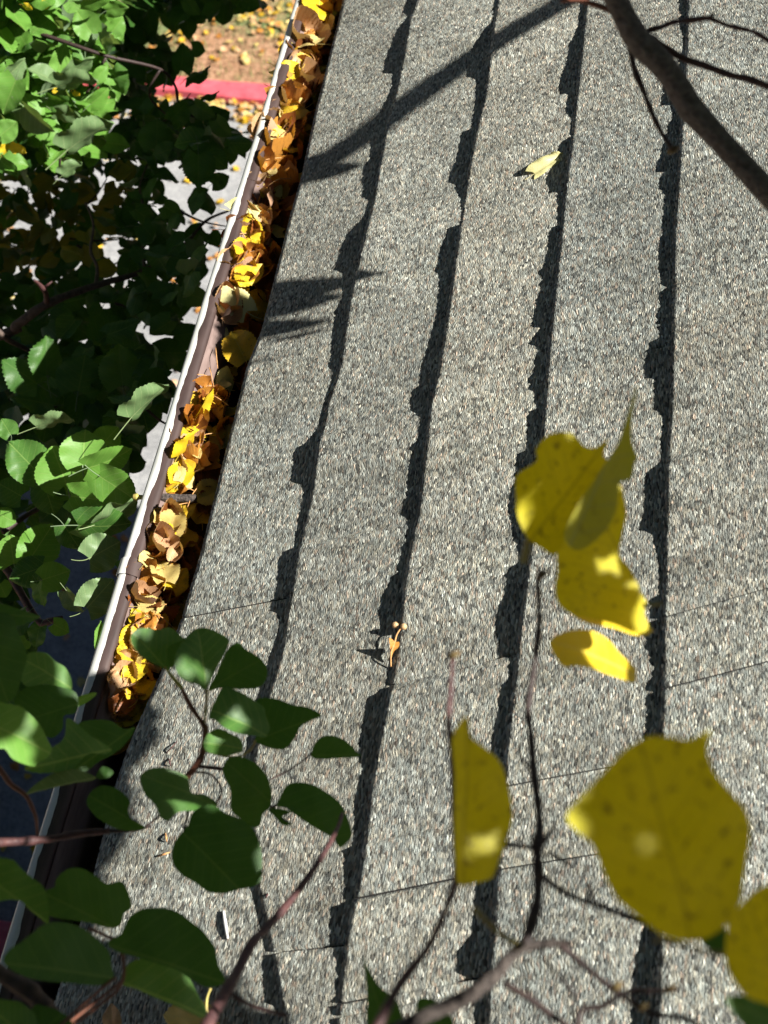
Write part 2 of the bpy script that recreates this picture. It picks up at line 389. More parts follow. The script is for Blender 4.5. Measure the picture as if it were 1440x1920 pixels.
# hem: outer drop, flat top, inner roll
hem = extr('front_lip', [(rx+.001, ZR-.016), (rx-.0005, ZR-.003), (rx+.002, ZR), (rx+.008, ZR+.0012), (rx+.016, ZR+.0006), (rx+.0205, ZR-.002), (rx+.0215, ZR-.006), (rx+.019, ZR-.0085)],
           Y0, Y1, M_glip, .004, uvx=[0, .05, .14, .38, .72, .9, .96, 1]); adopt(hem, gut)
inner = extr('front_wall', [(rx+.018, ZR-.0080), (rx+.026, ZR-.014), (rx+.036, ZR-.030), (rx+.040, ZR-.060), (rx+.041, ZR-.10)], Y0, Y1, M_gin, .004); adopt(inner, gut)
outer = extr('outer_face', [(rx+.001, ZR-.016), (rx+.006, ZR-.022), (rx+.022, ZR-.06), (rx+.030, ZR-.104), (rx+.045, ZR-.106), (GX-.004, ZR-.106), (GX-.004, ZR-.012)], Y0, Y1, M_gut, wob=False); adopt(outer, gut)
floor = extr('trough', [(rx+.041, ZR-.10), (rx+.05, ZR-.103), (GX-.008, ZR-.103), (GX-.006, ZR-.02)], Y0, Y1, M_gut, wob=False); adopt(floor, gut)

# ---------------------------------------------------------------- tubes and leaves
def tube(name, pts, rad, mat, sides=8, knob=0., seed=0, k=5):
    q = [list(p) + [r] for p, r in zip(pts, rad)]
    q = catmull(q, k) if len(q) > 2 else q
    vs, fs = [], []; prev = None; n = len(q)
    for i, a in enumerate(q):
        P = Vector(a[:3]); T = (Vector(q[min(i+1, n-1)][:3]) - Vector(q[max(i-1, 0)][:3])).normalized()
        X = (prev - T*prev.dot(T)).normalized() if prev else T.orthogonal().normalized(); prev = X; Yv = T.cross(X)
        r = a[3]*(1 + knob*noise.noise(P*160 + Vector((seed, 0, 0))))
        for s in range(sides):
            g = 2*math.pi*s/sides; vs.append(P + (X*math.cos(g) + Yv*math.sin(g))*r)
    for i in range(n-1):
        for s in range(sides):
            t = (s+1) % sides; fs.append((i*sides+s, i*sides+t, (i+1)*sides+t, (i+1)*sides+s))
    vs.append(Vector(q[0][:3])); vs.append(Vector(q[-1][:3]))
    for s in range(sides):
        t = (s+1) % sides; fs.append((t, s, n*sides)); fs.append(((n-1)*sides+s, (n-1)*sides+t, n*sides+1))
    return mesh_obj(name, vs, fs, mat)

def leaf_geo(nt_=26, ns=6, seed=0, cup=.25, droop=.2, rip=.03, ser=.016, fold=.0, W=.94, curl=0.):
    """a heart-shaped linden leaf, base at the origin, tip at (1,0,0), the face towards +z"""
    r = random.Random(seed); vs, fs, uv = [], [], []
    asym = r.uniform(-.05, .05); ph = r.uniform(0, 9)
    for i in range(nt_+1):
        t = i/nt_
        if t < .40: hw = .5*math.sqrt(max(0, 1-((.40-t)/.50)**2))
        else: hw = .5*max(0, 1-((t-.40)/.60)**1.9)**.95
        hw = hw*W + (.012*(1-t) if t > .9 else 0)
        for j in range(-ns, ns+1):
            s = j/ns
            e = abs(s)**3
            sx = ser*(1 if i % 2 else -1)*e if 0 < i < nt_ else 0
            y = s*(hw + sx)*(1 + asym*(1 if s > 0 else -1))
            x = t - .17*abs(s)**1.3*(1-t)**3 + (.4*sx)
            z = -cup*y*y*1.5 - droop*t*t*.5 + rip*math.sin(9*t+ph+3*s)*abs(s) + fold*abs(y) + rip*.5*math.sin(17*t+2*ph)*s + curl*max(0, abs(s)-.5)**2*1.2
            vs.append(Vector((x, y, z))); uv.append((t, y))
    m = 2*ns+1
    for i in range(nt_):
        for j in range(m-1): fs.append((i*m+j, (i+1)*m+j, (i+1)*m+j+1, i*m+j+1))
    return vs, fs, uv
def petiole_geo(vs, fs, uv, L=.5, r=.012, bend=.2, seed=0):
    n0 = len(vs)
    for i in range(6):
        t = i/5; c = Vector((-L*t, bend*t*t*.5, -.15*bend*t + .05*t))
        for s in range(4):
            g = s*math.pi/2; vs.append(c + Vector((0, math.cos(g), math.sin(g)))*r); uv.append((0, 0))
    for i in range(5):
        for s in range(4):
            fs.append((n0+i*4+s, n0+i*4+(s+1) % 4, n0+(i+1)*4+(s+1) % 4, n0+(i+1)*4+s))
def leaf_mesh(name, mat, seed, pet=True, **kw):
    vs, fs, uv = leaf_geo(seed=seed, **kw)
    if pet: petiole_geo(vs, fs, uv, L=random.Random(seed).uniform(.3, .6), bend=random.Random(seed+1).uniform(-.4, .4))
    o = mesh_obj(name, vs, fs, mat, None, uv); me = o.data; bpy.data.objects.remove(o); return me
def lib(mat, n, seed, **kw):
    out = []
    for i in range(n):
        r = random.Random(seed+i); k = dict(cup=r.uniform(-.3, .6), droop=r.uniform(-.3, .6), rip=r.uniform(.02, .07), fold=r.uniform(-.1, .5), curl=0)
        k.update({a: (b(r) if callable(b) else b) for a, b in kw.items()}); out.append(leaf_mesh('leaf', mat, seed+i, **k))
    return out
def basis(ax, nrm):
    x = ax.normalized(); z = (nrm - x*nrm.dot(x)).normalized(); y = z.cross(x)
    return Matrix((x, y, z)).transposed()
def put_leaf(me, P, ax, nrm, size, name='fallen_leaf', parent=None, wscale=1.):
    o = bpy.data.objects.new(name, me); C.objects.link(o)
    o.matrix_world = Matrix.Translation(P) @ basis(ax, nrm).to_4x4() @ Matrix.Diagonal((size, size*wscale, size, 1))
    if parent:
        mw = o.matrix_world.copy(); o.parent = parent; o.matrix_parent_inverse = Matrix.Identity(4)
        o.matrix_basis = parent.matrix_basis.inverted() @ mw
    return o

def px_leaf(me, b, t, d, wpx=None, dd=0., name='leaf', parent=None, face=None, rs=1, twist=0.):
    """a leaf whose base and tip stand d and d+dd metres away at the two places b and t; wpx narrows it by turning it about its midrib"""
    B = at(b[0], b[1], d); T = at(t[0], t[1], d+dd); ax = T-B; L = ax.length
    toc = (CAM - (B+T)/2).normalized(); n = (toc - ax.normalized()*toc.dot(ax.normalized())).normalized()
    Lp = math.hypot(t[0]-b[0], t[1]-b[1]); nat = .9*Lp
    if wpx:
        if wpx < nat: a = math.acos(max(.12, wpx/nat))*rs
        else: a = 0
        n = Matrix.Rotation(a, 3, ax.normalized()) @ n
    ws = min(1.5, max(1., (wpx or nat)/nat))
    if twist: n = Matrix.Rotation(twist, 3, ax.normalized()) @ n
    return put_leaf(me, B, ax, n, L, name, parent, ws)

def traced(name, out, base, tip, d, mat, tilt=(0, 0), bend=.15, fold=0., serr=.012, parent=None, sm=6, rings=7, seed=0):
    """a leaf blade at its own distance: its outline lies in a tilted plane and is then bent and folded along its midrib"""
    cx = sum(p[0] for p in out)/len(out); cy = sum(p[1] for p in out)/len(out)
    P0 = at(cx, cy, d); nr = (CAM-P0).normalized()
    xr = RM @ Vector((1, 0, 0)); yr = RM @ Vector((0, 1, 0))
    nr = (nr + xr*tilt[0] + yr*tilt[1]).normalized()
    def onp(x, y): r = ray(x, y); return CAM + r*((P0-CAM).dot(nr)/r.dot(nr))
    B, T = onp(*base), onp(*tip); ax = (T-B); L = ax.length; ax.normalize(); ay = nr.cross(ax)
    pts = catmull([list(p) for p in out], sm, True); n = len(pts)
    P = [onp(*p) for p in pts]; P0 = onp(cx, cy)
    vs, fs, uv = [], [], []
    def add(q):
        a = (q-B).dot(ax)/L; c = (q-B).dot(ay)/L
        z = -bend*L*((a-.5)**2*.6 + c*c) + fold*L*abs(c) + .012*L*math.sin(a*11+seed)*math.sin(c*9+seed*2)
        vs.append(q + nr*z); uv.append((a, c))
    add(P0)
    for k in range(1, rings+1):
        f = (k/rings)
        for i in range(n):
            e = (serr*(1 if i % 2 else -.4)) if k == rings else 0
            add(P0 + (P[i]-P0)*(f*(1+e)))
    for i in range(n): fs.append((0, 1+i, 1+(i+1) % n))
    for k in range(rings-1):
        for i in range(n):
            j = (i+1) % n; fs.append((1+k*n+i, 1+(k+1)*n+i, 1+(k+1)*n+j, 1+k*n+j))
    # faces should look towards the camera side (upper leaf face)
    o = mesh_obj(name, vs, fs, mat, None, uv)
    if o.data.polygons[0].normal.dot(nr) < 0: o.data.flip_normals()
    if parent: adopt(o, parent)
    return o

# ---------------------------------------------------------------- ground, kerbs, road, lawn
def sheet(name, x0, x1, y0, y1, z, mat):
    return tag(mesh_obj(name, [(x0, y0, z), (x1, y0, z), (x1, y1, z), (x0, y1, z)], [(0, 1, 2, 3)], mat, smooth=False), kind='structure')
def asphalt():
    s = NT('worn asphalt'); p = s.pos()
    f = s.noise(p, 90, 3, .7); g = s.noise(p, .9, 4); h = s.noise(p, 9, 5, .7)
    c = s.ramp(f, [(.3, (.15, .155, .165)), (.5, (.28, .28, .28)), (.72, (.42, .415, .40))])
    c = s.mix(1, c, s.ramp(g, [(.3, (.72,)*3), (.7, (1.1,)*3)]), 'MULTIPLY')
    c = s.mix(1, c, s.ramp(h, [(.35, (.82,)*3), (.6, (1.05,)*3)]), 'MULTIPLY')
    s.l(c, s.b.inputs['Base Color']); s.b.inputs['Roughness'].default_value = .9; s.bump(f, .004); return s.m
def lawn_m():
    s = NT('autumn lawn'); p = s.pos()
    f = s.noise(p, 22, 5, .75); g = s.noise(p, 1.6, 4, .6); k = s.noise(p, 60, 3, .7)
    gr = s.ramp(f, [(.3, (.05, .085, .025)), (.55, (.15, .20, .07)), (.75, (.32, .33, .15))])
    br = s.ramp(f, [(.3, (.12, .06, .03)), (.5, (.36, .19, .10)), (.72, (.6, .38, .24))])
    m = s.ramp(s.math('ADD', g, s.math('MULTIPLY', s.math('SUBTRACT', k, .5), .5)), [(.42, (0, 0, 0)), (.56, (1, 1, 1))])
    s.l(s.mix(m, gr, br), s.b.inputs['Base Color']); s.b.inputs['Roughness'].default_value = .95; s.bump(f, .03); return s.m
def red_m():
    s = NT('red kerb paint'); p = s.pos(); f = s.noise(p, 14, 5, .7); g = s.noise(p, 70, 3, .7)
    c = s.ramp(f, [(.3, (.42, .055, .075)), (.6, (.60, .10, .125)), (.8, (.66, .2, .2))])
    c = s.mix(s.ramp(g, [(.66, (0,)*3), (.74, (.8,)*3)]), c, (.4, .36, .33))
    s.l(c, s.b.inputs['Base Color']); s.b.inputs['Roughness'].default_value = .7; s.bump(f, .002); return s.m
M_asph, M_lawn, M_red = asphalt(), lawn_m(), red_m()
sheet('ground', -150, 150, -150, 150, 0, M_lawn)
YF = atz(390, 188, 0).y; YN = atz(20, 1740, 0).y
sheet('road', -40, 12, YN, YF, .004, M_asph)
def kerb(name, y0, y1, label):
    vs, fs = [], []; prof = [(y0, 0), (y0+.006, .05), (y0+.02, .06), (y1-.02, .06), (y1-.006, .05), (y1, 0)]
    xs = [-12+i*.1 for i in range(150)]
    for x in xs:
        for j, (y, z) in enumerate(prof): vs.append((x, y+.02*noise.noise(Vector((x*2.2, j*.3, y0))), z+.006*noise.noise(Vector((x*3, 9, y0)))))
    for i in range(len(xs)-1):
        for j in range(5): fs.append((i*6+j, (i+1)*6+j, (i+1)*6+j+1, i*6+j+1))
    return tag(mesh_obj(name, vs, fs, M_red, smooth=False), label, 'kerb')
kerb('painted_kerb', YF-.01, YF+.16, 'red painted kerb across the top left of the picture, below the leaf strewn lawn')
kerb('painted_kerb', YN-.20, YN+.01, 'red painted kerb at the lower left, in the shade below the gutter end')

def scatter_mesh(name, n, fn, mats, seed, ns=2, ntt=5, label=None, cat=None):
    r = random.Random(seed); vs, fs, uv, mi = [], [], [], []
    for i in range(n):
        q = fn(r)
        if q is None: continue
        P, ax, nr, size, m = q
        g = leaf_geo(nt_=ntt, ns=ns, seed=seed+i, cup=r.uniform(-.5, .8), droop=r.uniform(-.4, .8), rip=.05, ser=0, fold=r.uniform(-.2, .6))
        M = Matrix.Translation(P) @ basis(ax, nr).to_4x4() @ Matrix.Diagonal((size, size, size, 1))
        o0 = len(vs); vs += [M @ v for v in g[0]]; uv += g[2]
        for f in g[1]: fs.append(tuple(o0+k for k in f)); mi.append(m)
    o = mesh_obj(name, vs, fs, mats, None, uv)
    for p, m in zip(o.data.polygons, mi): p.material_index = m
    return o
def rv(r, s=1): return Vector((r.uniform(-s, s), r.uniform(-s, s), r.uniform(-s, s)))
def litter(r):
    k = r.random()
    if k < .68: x = r.uniform(-5.5, -1.2); y = YF+.24+abs(r.gauss(0, 1.1))+r.uniform(0, 1.2)
    elif k < .90: x = r.uniform(-5.5, -1.2); y = YF-.02-abs(r.gauss(0, .16))
    else: x = r.uniform(-4.5, -.9); y = r.uniform(YN-.6, YF)
    z = .012 if y > YF+.2 or y < YN-.1 else .016
    m = r.choices([0, 1, 2, 3], [3, 3, 4, 2])[0]
    return Vector((x, y, z+r.uniform(0, .02))), Vector((r.uniform(-1, 1), r.uniform(-1, 1), 0)), Vector((0, 0, 1))+rv(r, .5), r.uniform(.03, .052), m
tag(scatter_mesh('leaf_litter', 4200, litter, [M_oran, M_tan, M_pale, M_yel], 77), kind='stuff', label='fallen autumn leaves strewn over the lawn, the kerb edge and the road', cat='leaf litter')
def grass_tufts():
    r = random.Random(5); vs, fs = [], []
    for i in range(9000):
        x = r.uniform(-5.5, -1.0); y = YF+.24+r.uniform(0, 3.4)
        if noise.noise(Vector((x*.9, y*.9, 3))) < -.02 and r.random() < .8: continue
        h = r.uniform(.03, .09); a = r.uniform(0, 6.3); d = Vector((math.cos(a), math.sin(a), 0)); q = Vector((-d.y, d.x, 0))*.004
        b = Vector((x, y, 0)); n = len(vs); vs += [b-q, b+q, b+d*h*.35+Vector((0, 0, h))]; fs.append((n, n+1, n+2))
    return mesh_obj('grass', vs, fs, simple('grass blades', (.2, .27, .08), .7, (.08, .13, .03), 6))
tag(grass_tufts(), kind='stuff', label='short green and straw coloured grass beyond the red kerb', cat='grass')

# ---------------------------------------------------------------- leaves in the gutter
L_yel = lib(M_yel, 7, 100); L_yelb = lib(M_yelb, 5, 200); L_or = lib(M_oran, 7, 300, cup=lambda r: r.uniform(.3, 1.1), rip=.09, curl=lambda r: r.uniform(0, 3)); L_tan = lib(M_tan, 6, 400, rip=.08, cup=lambda r: r.uniform(-.6, 1.), curl=lambda r: r.uniform(0, 3))
L_pale = lib(M_pale, 6, 500, rip=.05); L_brn = lib(M_brown, 6, 600, rip=.1, cup=lambda r: r.uniform(.3, 1.2), curl=lambda r: r.uniform(0, 4)); L_cream = lib(M_cream, 3, 700, cup=.2, droop=.1, fold=.05)
LIB = dict(y=L_yel, b=L_yelb, o=L_or, t=L_tan, p=L_pale, r=L_brn, c=L_cream)
COL = dict(y='yellow', b='bright yellow', o='orange brown', t='tan', p='pale yellow', r='dark brown', c='cream')
GL = [ # centre px, size px, colour, angle of the tip in the picture (0 right, 90 up), depth under the rim, label
(597,18,60,'b',-100,.004,'bright yellow leaf at the top edge of the picture, highest in the gutter'),(563,78,56,'p',160,.004,'pale yellow leaf with clear veins near the top of the gutter'),(540,100,34,'y',-120,.006,''),(582,45,34,'t',80,.008,'tan leaf between the two big yellow leaves near the top of the gutter'),
(538,140,42,'b',200,.004,'yellow leaf leaning on the gutter wall beside an orange one, level with the red kerb'),(556,138,38,'o',60,.010,''),(550,168,36,'y',-80,.008,'orange yellow leaf hanging tip down below the paired leaves near the kerb'),(566,116,42,'t',30,.012,''),
(533,212,25,'p',80,.006,'small pale leaf alone on a bare stretch of gutter wall'),(524,238,28,'b',60,.006,''),(508,258,40,'p',190,.006,'pale curled leaf propped against the inner gutter wall above the branch shadow'),(504,283,18,'t',90,.006,''),(492,305,34,'o',100,.006,''),(505,326,26,'p',-90,.008,''),(482,340,26,'t',20,.008,''),
(607,75,42,'y',40,.03,''),(614,28,44,'y',120,.03,''),(550,240,48,'y',150,.03,''),(570,222,30,'p',10,.03,''),(527,345,52,'p',-80,.035,'large dull leaf lying where the branch shadow meets the gutter'),(528,282,46,'t',200,.03,''),(552,292,34,'o',90,.035,''),
(462,393,48,'c',10,.004,'pale cream leaf above the bright yellow heap in the upper gutter'),(468,425,42,'b',100,.004,'yellow leaf topmost in the bright heap of the upper gutter'),(463,465,50,'b',70,.003,''),(432,488,42,'t',200,.004,'crumpled tan leaf left of the bright yellow heap'),(462,517,48,'b',230,.004,'yellow ribbed leaf at the foot of the bright heap'),(482,478,30,'o',0,.015,''),(497,507,42,'o',30,.03,''),
(437,560,58,'c',150,.004,'wide cream leaf with a darker edge, alone below the bright yellow heap'),(425,592,30,'t',60,.01,''),(413,617,34,'c',100,.02,''),(447,648,62,'y',120,.012,'large dull yellow leaf in shade beside the leaf shadow on the roof'),(425,706,36,'c',80,.03,''),(402,718,40,'p',150,.03,''),
(364,746,28,'y',60,.004,'small curled yellow leaf against the gutter wall beside the folded one'),(398,752,46,'y',-60,.02,''),(427,770,32,'y',180,.035,''),(362,786,32,'o',90,.006,'crumpled orange brown leaf below the folded yellow leaf'),(357,810,40,'b',160,.004,''),(366,832,34,'t',30,.006,''),(370,850,18,'p',-60,.004,''),(350,866,28,'y',100,.008,''),
(320,873,48,'p',110,.003,'pale yellow leaf standing against the gutter wall just above the grey spike'),(339,884,48,'b',80,.004,''),(353,893,36,'p',50,.004,''),(316,910,28,'b',200,.004,''),(336,920,28,'o',0,.006,''),(418,815,50,'p',100,.035,'pale leaf in deep shade under the roof edge, above the grey spike'),(385,785,32,'r',0,.03,''),
(298,968,38,'p',80,.003,'narrow pale leaf on the gutter wall just below the grey spike'),(325,975,54,'p',70,.004,'yellow veined leaf, largest just below the grey spike'),(285,997,30,'t',90,.005,''),(300,1015,40,'t',120,.005,''),(280,1018,34,'p',200,.005,''),(318,1002,30,'b',-60,.006,''),(279,1047,34,'p',60,.004,''),(300,1037,22,'o',0,.008,''),(330,1036,30,'t',60,.004,''),
(306,1067,58,'p',100,.003,'big pale yellow leaf on top of the heap in the middle of the lower gutter'),(316,1090,38,'b',-70,.005,''),(336,1085,40,'y',50,.012,''),(267,1073,42,'o',180,.003,'orange brown leaf lapping over the gutter rim'),(288,1100,38,'o',20,.006,''),(263,1120,36,'t',160,.004,''),(286,1137,44,'p',0,.004,'pale curled leaf with a rolled edge in the lower gutter'),
(255,1156,34,'b',110,.004,''),(275,1168,30,'o',60,.007,''),(296,1170,30,'o',-40,.007,''),(246,1188,38,'b',70,.004,'bright yellow leaf by the rim, level with the first green leaf over the roof'),(232,1226,34,'y',120,.004,''),(243,1233,30,'t',20,.006,''),(235,1270,46,'t',60,.003,'large tan leaf near the lower end of the lit gutter'),(258,1255,42,'b',50,.004,''),(215,1290,32,'t',-100,.004,''),
(265,1287,60,'y',80,.02,'large dull yellow leaf in shade behind the tan leaf at the lower end'),(250,1330,48,'y',180,.03,''),(155,1500,36,'y',60,.03,'single dull yellow leaf in the dark lower gutter'),(235,1358,34,'t',0,.03,''),(345,1130,34,'r',0,.05,''),(375,960,44,'y',100,.04,''),(390,930,40,'o',0,.045,''),(350,1010,44,'y',40,.03,''),(345,1050,44,'o',100,.04,'')]
r = random.Random(11)
xr = RM @ Vector((1, 0, 0)); yr = RM @ Vector((0, 1, 0))
def flat_dir(P, ang):
    x0, y0 = proj(P); Q = atz(x0+20*math.cos(R(ang)), y0-20*math.sin(R(ang)), P.z); return (Q-P).normalized()
def gutter_leaf(x, y, s, c, ang, dep, label):
    P = atz(x, y, ZR-.004-dep); d = (P-CAM).length; size = s*d/F*1.2
    a = flat_dir(P, ang) + Vector((0, 0, r.uniform(-.35, .45))); a.normalize()
    nr = Vector((.35, -.1, 1)) + rv(r, .55)
    me = r.choice(LIB[c]); o = put_leaf(me, P - a*size*.5, a, nr, size, 'fallen_leaf', None, r.uniform(.8, 1.05))
    big = dep > .019
    tag(o, label or ('shaded leaf lying deep in the gutter under the roof edge' if big else COL[c]+' leaf in the sunlit drift of leaves along the gutter wall'), 'fallen leaf',
        None if label else ('leaves deep in the gutter' if big else 'sunlit leaves in the gutter'))
    return o
for q in GL: gutter_leaf(*q)
fl = px_leaf(LIB['b'][1], (373, 775), (400, 727), (at(373, 775, 1).length and (atz(373, 775, ZR-.005)-CAM).length), 14, 0, 'fallen_leaf'); tag(fl, 'bright yellow folded leaf standing on edge, upper of the two folded ones in the gutter', 'fallen leaf')
fl = px_leaf(LIB['b'][2], (334, 856), (374, 812), (atz(334, 856, ZR-.005)-CAM).length, 20, 0, 'fallen_leaf'); tag(fl, 'golden folded leaf sloping up from the wall, lower of two folded ones', 'fallen leaf')
# the drift below them, individually
for i in range(200):
    y = r.uniform(-20, 1400); t = r.random()*.55 if i < 140 else r.uniform(.5, 1)
    rimx = lerp_tab([(p[1], p[0]) for p in rimpx], y); evx = lerp_tab([(p[1], p[0]) for p in LINES[0]], y)
    low = 590 < y < 730
    if (low and t < .35) or (895 < y < 965 and t < .6): continue
    x = rimx + 44 + (evx-rimx-34)*t
    c = r.choices('yotprb', [3, 4, 2.5, 1.5, 4, 1])[0]
    dep = (.006 + .03*t if t < .55 else .03) + r.uniform(0, .014) + (.02 if low else 0)
    gutter_leaf(x, y, r.uniform(34, 54), c if t < .55 else r.choice('ryorpy'), r.uniform(0, 360), dep, '')
# dark rotten bed under the leaves
vs, fs, uv = [], [], []
ys = [CAM.y+ROOF0+i*.012 for i in range(int((ROOF1-ROOF0)/.012))]
for y in ys:
    for j in range(9):
        t = j/8; x = rx+.037+(GX-.008-rx-.037)*t
        vs.append(Vector((x, y, ZR-.078+.022*noise.noise(Vector((x*30, y*14, 1)))+.010*noise.noise(Vector((x*90, y*90, 1)))-.012*t))); uv.append((x, y))
for i in range(len(ys)-1):
    for j in range(8): fs.append((i*9+j, i*9+j+1, (i+1)*9+j+1, (i+1)*9+j))
tag(mesh_obj('leaf_mulch', vs, fs, M_sludge, None, uv), kind='stuff', label='dark rotting leaf mulch in the bottom of the gutter', cat='mulch')
# loose stalks among the leaves
for i in range(26):
    y = r.uniform(20, 1320); rimx = lerp_tab([(p[1], p[0]) for p in rimpx], y); x = rimx+r.uniform(38, 95)
    P = atz(x, y, ZR-.012); a = flat_dir(P, r.uniform(0, 360))*.018
    st = tube('leaf_stalk', [P-a, P+Vector((0, 0, r.uniform(.002, .008))), P+a+Vector((0, 0, r.uniform(-.006, .01)))], [.0007, .0006, .0005], M_dry, 5)
    tag(st, 'thin dry leaf stalk sticking out of the leaves in the gutter', 'leaf stalk', 'leaf stalks in the gutter')
# spike sleeve across the gutter
A = atz(256, 932, ZR-.012); Bq = atz(368, 935, ZR-.010); dq = (Bq-A).normalized()
sp = tube('spike_sleeve', [A+dq*.03, A+dq*.05, (A+Bq)/2+dq*.01, Bq-dq*.004, Bq], [.0052, .0052, .0050, .0052, .0042], M_barkg, 14, .08); adopt(sp, gut); tag(sp, 'grey brown spike tube crossing the gutter')
hd = tube('spike_head', [A-dq*.004, A+dq*.001, A+dq*.003, A+dq*.02], [.0035, .0046, .0030, .0028], M_pet, 10); adopt(hd, gut)
# slip joint of the gutter
yj = atz(236, 1062, ZR).y
jb = extr('slip_joint', [(rx-.002, ZR-.022), (rx-.0025, ZR-.002), (rx+.002, ZR+.0022), (rx+.012, ZR+.0032), (rx+.0225, ZR-.0010), (rx+.0235, ZR-.0065)], yj-.012, yj+.012, M_glip, .004, uvx=[0, .05, .14, .55, .9, 1]); adopt(jb, gut)

# ---------------------------------------------------------------- small things on the roof
def on_roof_leaf(me, b, t, lift, tilt, label, ws=1.):
    B, T = roofp(*b, lift[0]), roofp(*t, lift[1]); a = T-B
    o = put_leaf(me, B, a, N+tilt, a.length, 'fallen_leaf', None, ws); tag(o, label, 'fallen leaf'); return o
on_roof_leaf(leaf_mesh('leaf', M_cream, 801, cup=1.2, droop=.5, fold=.75, rip=.05), (1003, 325), (1057, 283), (.004, .009), Vector((.2, -.5, 0)), 'curled pale yellow leaf lying on the third shadow line of the roof', .72)
on_roof_leaf(leaf_mesh('leaf', M_tan, 802, cup=.4, fold=.3), (212, 1935), (205, 1880), (.03, .035), Vector((0, -.2, 0)), 'pale tan leaf at the bottom edge of the roof, left of the bottom corner leaves', .8)
on_roof_leaf(leaf_mesh('leaf', M_pale, 803, cup=.4, fold=.1), (385, 1915), (300, 1900), (.03, .03), Vector((0, -.2, 0)), 'yellow leaf at the bottom edge of the roof, below the green leaves', .7)
# linden fruits with their bract
b0 = roofp(733, 1250, .004); b1 = roofp(740, 1205, .011); b2 = roofp(746, 1182, .013)
fr = empty('linden_fruit', roofp(738, 1210, .006), 'orange linden fruit stalk with two round nutlets lying across a shingle edge', 'seed cluster')
adopt(tube('stalk', [b0, (b0+b1)/2+N*.004, b1, roofp(744, 1190, .012), roofp(753, 1176, .011)], [.0007, .0007, .0008, .0007, .0006], M_dry, 6), fr)
br = traced('bract', [(729,1196),(741,1203),(748,1204),(747,1213),(738,1222),(732,1238),(731,1215)], (733, 1240), (742, 1198), (roofp(738, 1212, .011)-CAM).length, M_oran, (.3, 0), .1, .3, 0, fr, 4, 3)
for x, y in ((741, 1172), (757, 1175)):
    P = roofp(x, y, .011); vs, fs = [], []
    for i in range(9):
        for j in range(14):
            th = math.pi*i/8; ph = 2*math.pi*j/14; q = .0034*(1+.05*math.sin(5*ph)); vs.append(P+Vector((math.sin(th)*math.cos(ph), math.sin(th)*math.sin(ph), math.cos(th)))*q)
    for i in range(8):
        for j in range(14): fs.append((i*14+j, (i+1)*14+j, (i+1)*14+(j+1) % 14, i*14+(j+1) % 14))
    adopt(mesh_obj('nutlet', vs, fs, M_tan), fr)
tag(tube('paper_flake', [roofp(419, 1708, .004), roofp(423, 1735, .005), roofp(427, 1760, .004)], [.0012, .0018, .001], M_white, 6), 'white sliver standing on the roof near the bottom, left of the bent course', 'flake')
for i, (a, b, lb) in enumerate([((312, 1412), (332, 1390), 'short dark twig bit on the roof left of the green spray'), ((316, 1422), (320, 1436), 'tiny red brown bud scale below the short twig bit'), ((310, 1562), (313, 1578), 'orange bud scale on the bright roof left of the big dark leaf'), ((296, 1606), (318, 1598), 'orange seed husk on the roof beside the big dark leaf'), ((503, 1675), (498, 1684), 'dark crumb in the shingle surface by the bent course')]):
    tag(tube('plant_crumb', [roofp(*a, .003), roofp((a[0]+b[0])/2, (a[1]+b[1])/2, .007), roofp(*b, .004)], [.0006, .0010 if i else .0007, .0005], M_dry if i in (2, 3) else M_twig, 6), lb, 'plant debris')

# ---------------------------------------------------------------- the linden tree left of the gutter
def shade_d(x, y):
    rr = ray(x, y); d = .5
    while d < 6:
        q = rr*d; dl = -(q.dot(N)+HN)
        if dl > 0 and q.dot(U) + dl/math.tan(EPS) > UE: return d
        d += .03
    return 6
tree = empty('linden_tree', Vector((EAVE.x-1.75, 1.15, 0)), 'linden tree with green and yellowing leaves growing up beside the gutter', 'tree')
tx, ty = EAVE.x-1.75, 1.15
trunk = tube('trunk', [(tx, ty, -.1), (tx-.03, ty, 1), (tx+.04, ty+.05, 2.2), (tx, ty+.1, 3.4), (tx+.05, ty+.12, 4.6), (tx-.02, ty+.1, 5.8), (tx, ty+.1, 6.8)], [.15, .12, .11, .095, .075, .05, .03], M_bark, 14, .12); adopt(trunk, tree)
TK = lambda z: Vector((tx+.03, ty+.1, z))
def branch(pts, rad, mat=M_bark, knob=.15): o = tube('branch', pts, rad, mat, 8, knob); adopt(o, tree); return o
bz = [at(-30, 640, 2.75), at(30, 610, 2.72), at(88, 570, 2.7), at(180, 535, 2.75), at(270, 508, 2.8), at(340, 465, 2.85), at(385, 415, 2.9), at(430, 395, 2.95)]
branch([TK(4.0), (TK(4.0)+bz[0])/2+Vector((0, 0, -.05))]+bz, [.03, .018, .009, .0085, .0075, .006, .005, .004, .003, .002])
branch([at(88, 570, 2.7), at(86, 550, 2.68), at(75, 535, 2.66), at(64, 525, 2.64)], [.0065, .005, .004, .002], M_twig)
branch([at(82, 540, 2.67), at(98, 528, 2.66)], [.003, .0015], M_twig)
branch([at(-10, 615, 2.7), at(12, 635, 2.72), at(40, 650, 2.8), at(120, 690, 2.9)], [.006, .005, .0045, .003])
branch([at(180, 535, 2.75), at(182, 500, 2.78), at(170, 470, 2.8), at(175, 420, 2.85), at(160, 380, 2.9)], [.004, .003, .003, .0025, .002])
branch([at(272, 508, 2.8), at(268, 460, 2.85), at(272, 400, 2.9), at(262, 350, 2.95), at(280, 300, 3.0)], [.0035, .003, .003, .002, .002])
b2p = [at(-60, 90, 3.1), at(20, 40, 3.05), at(65, 60, 2.95), at(110, 75, 2.92), at(200, 105, 2.9), at(300, 130, 2.95), at(330, 165, 3.0), at(333, 190, 3.0)]
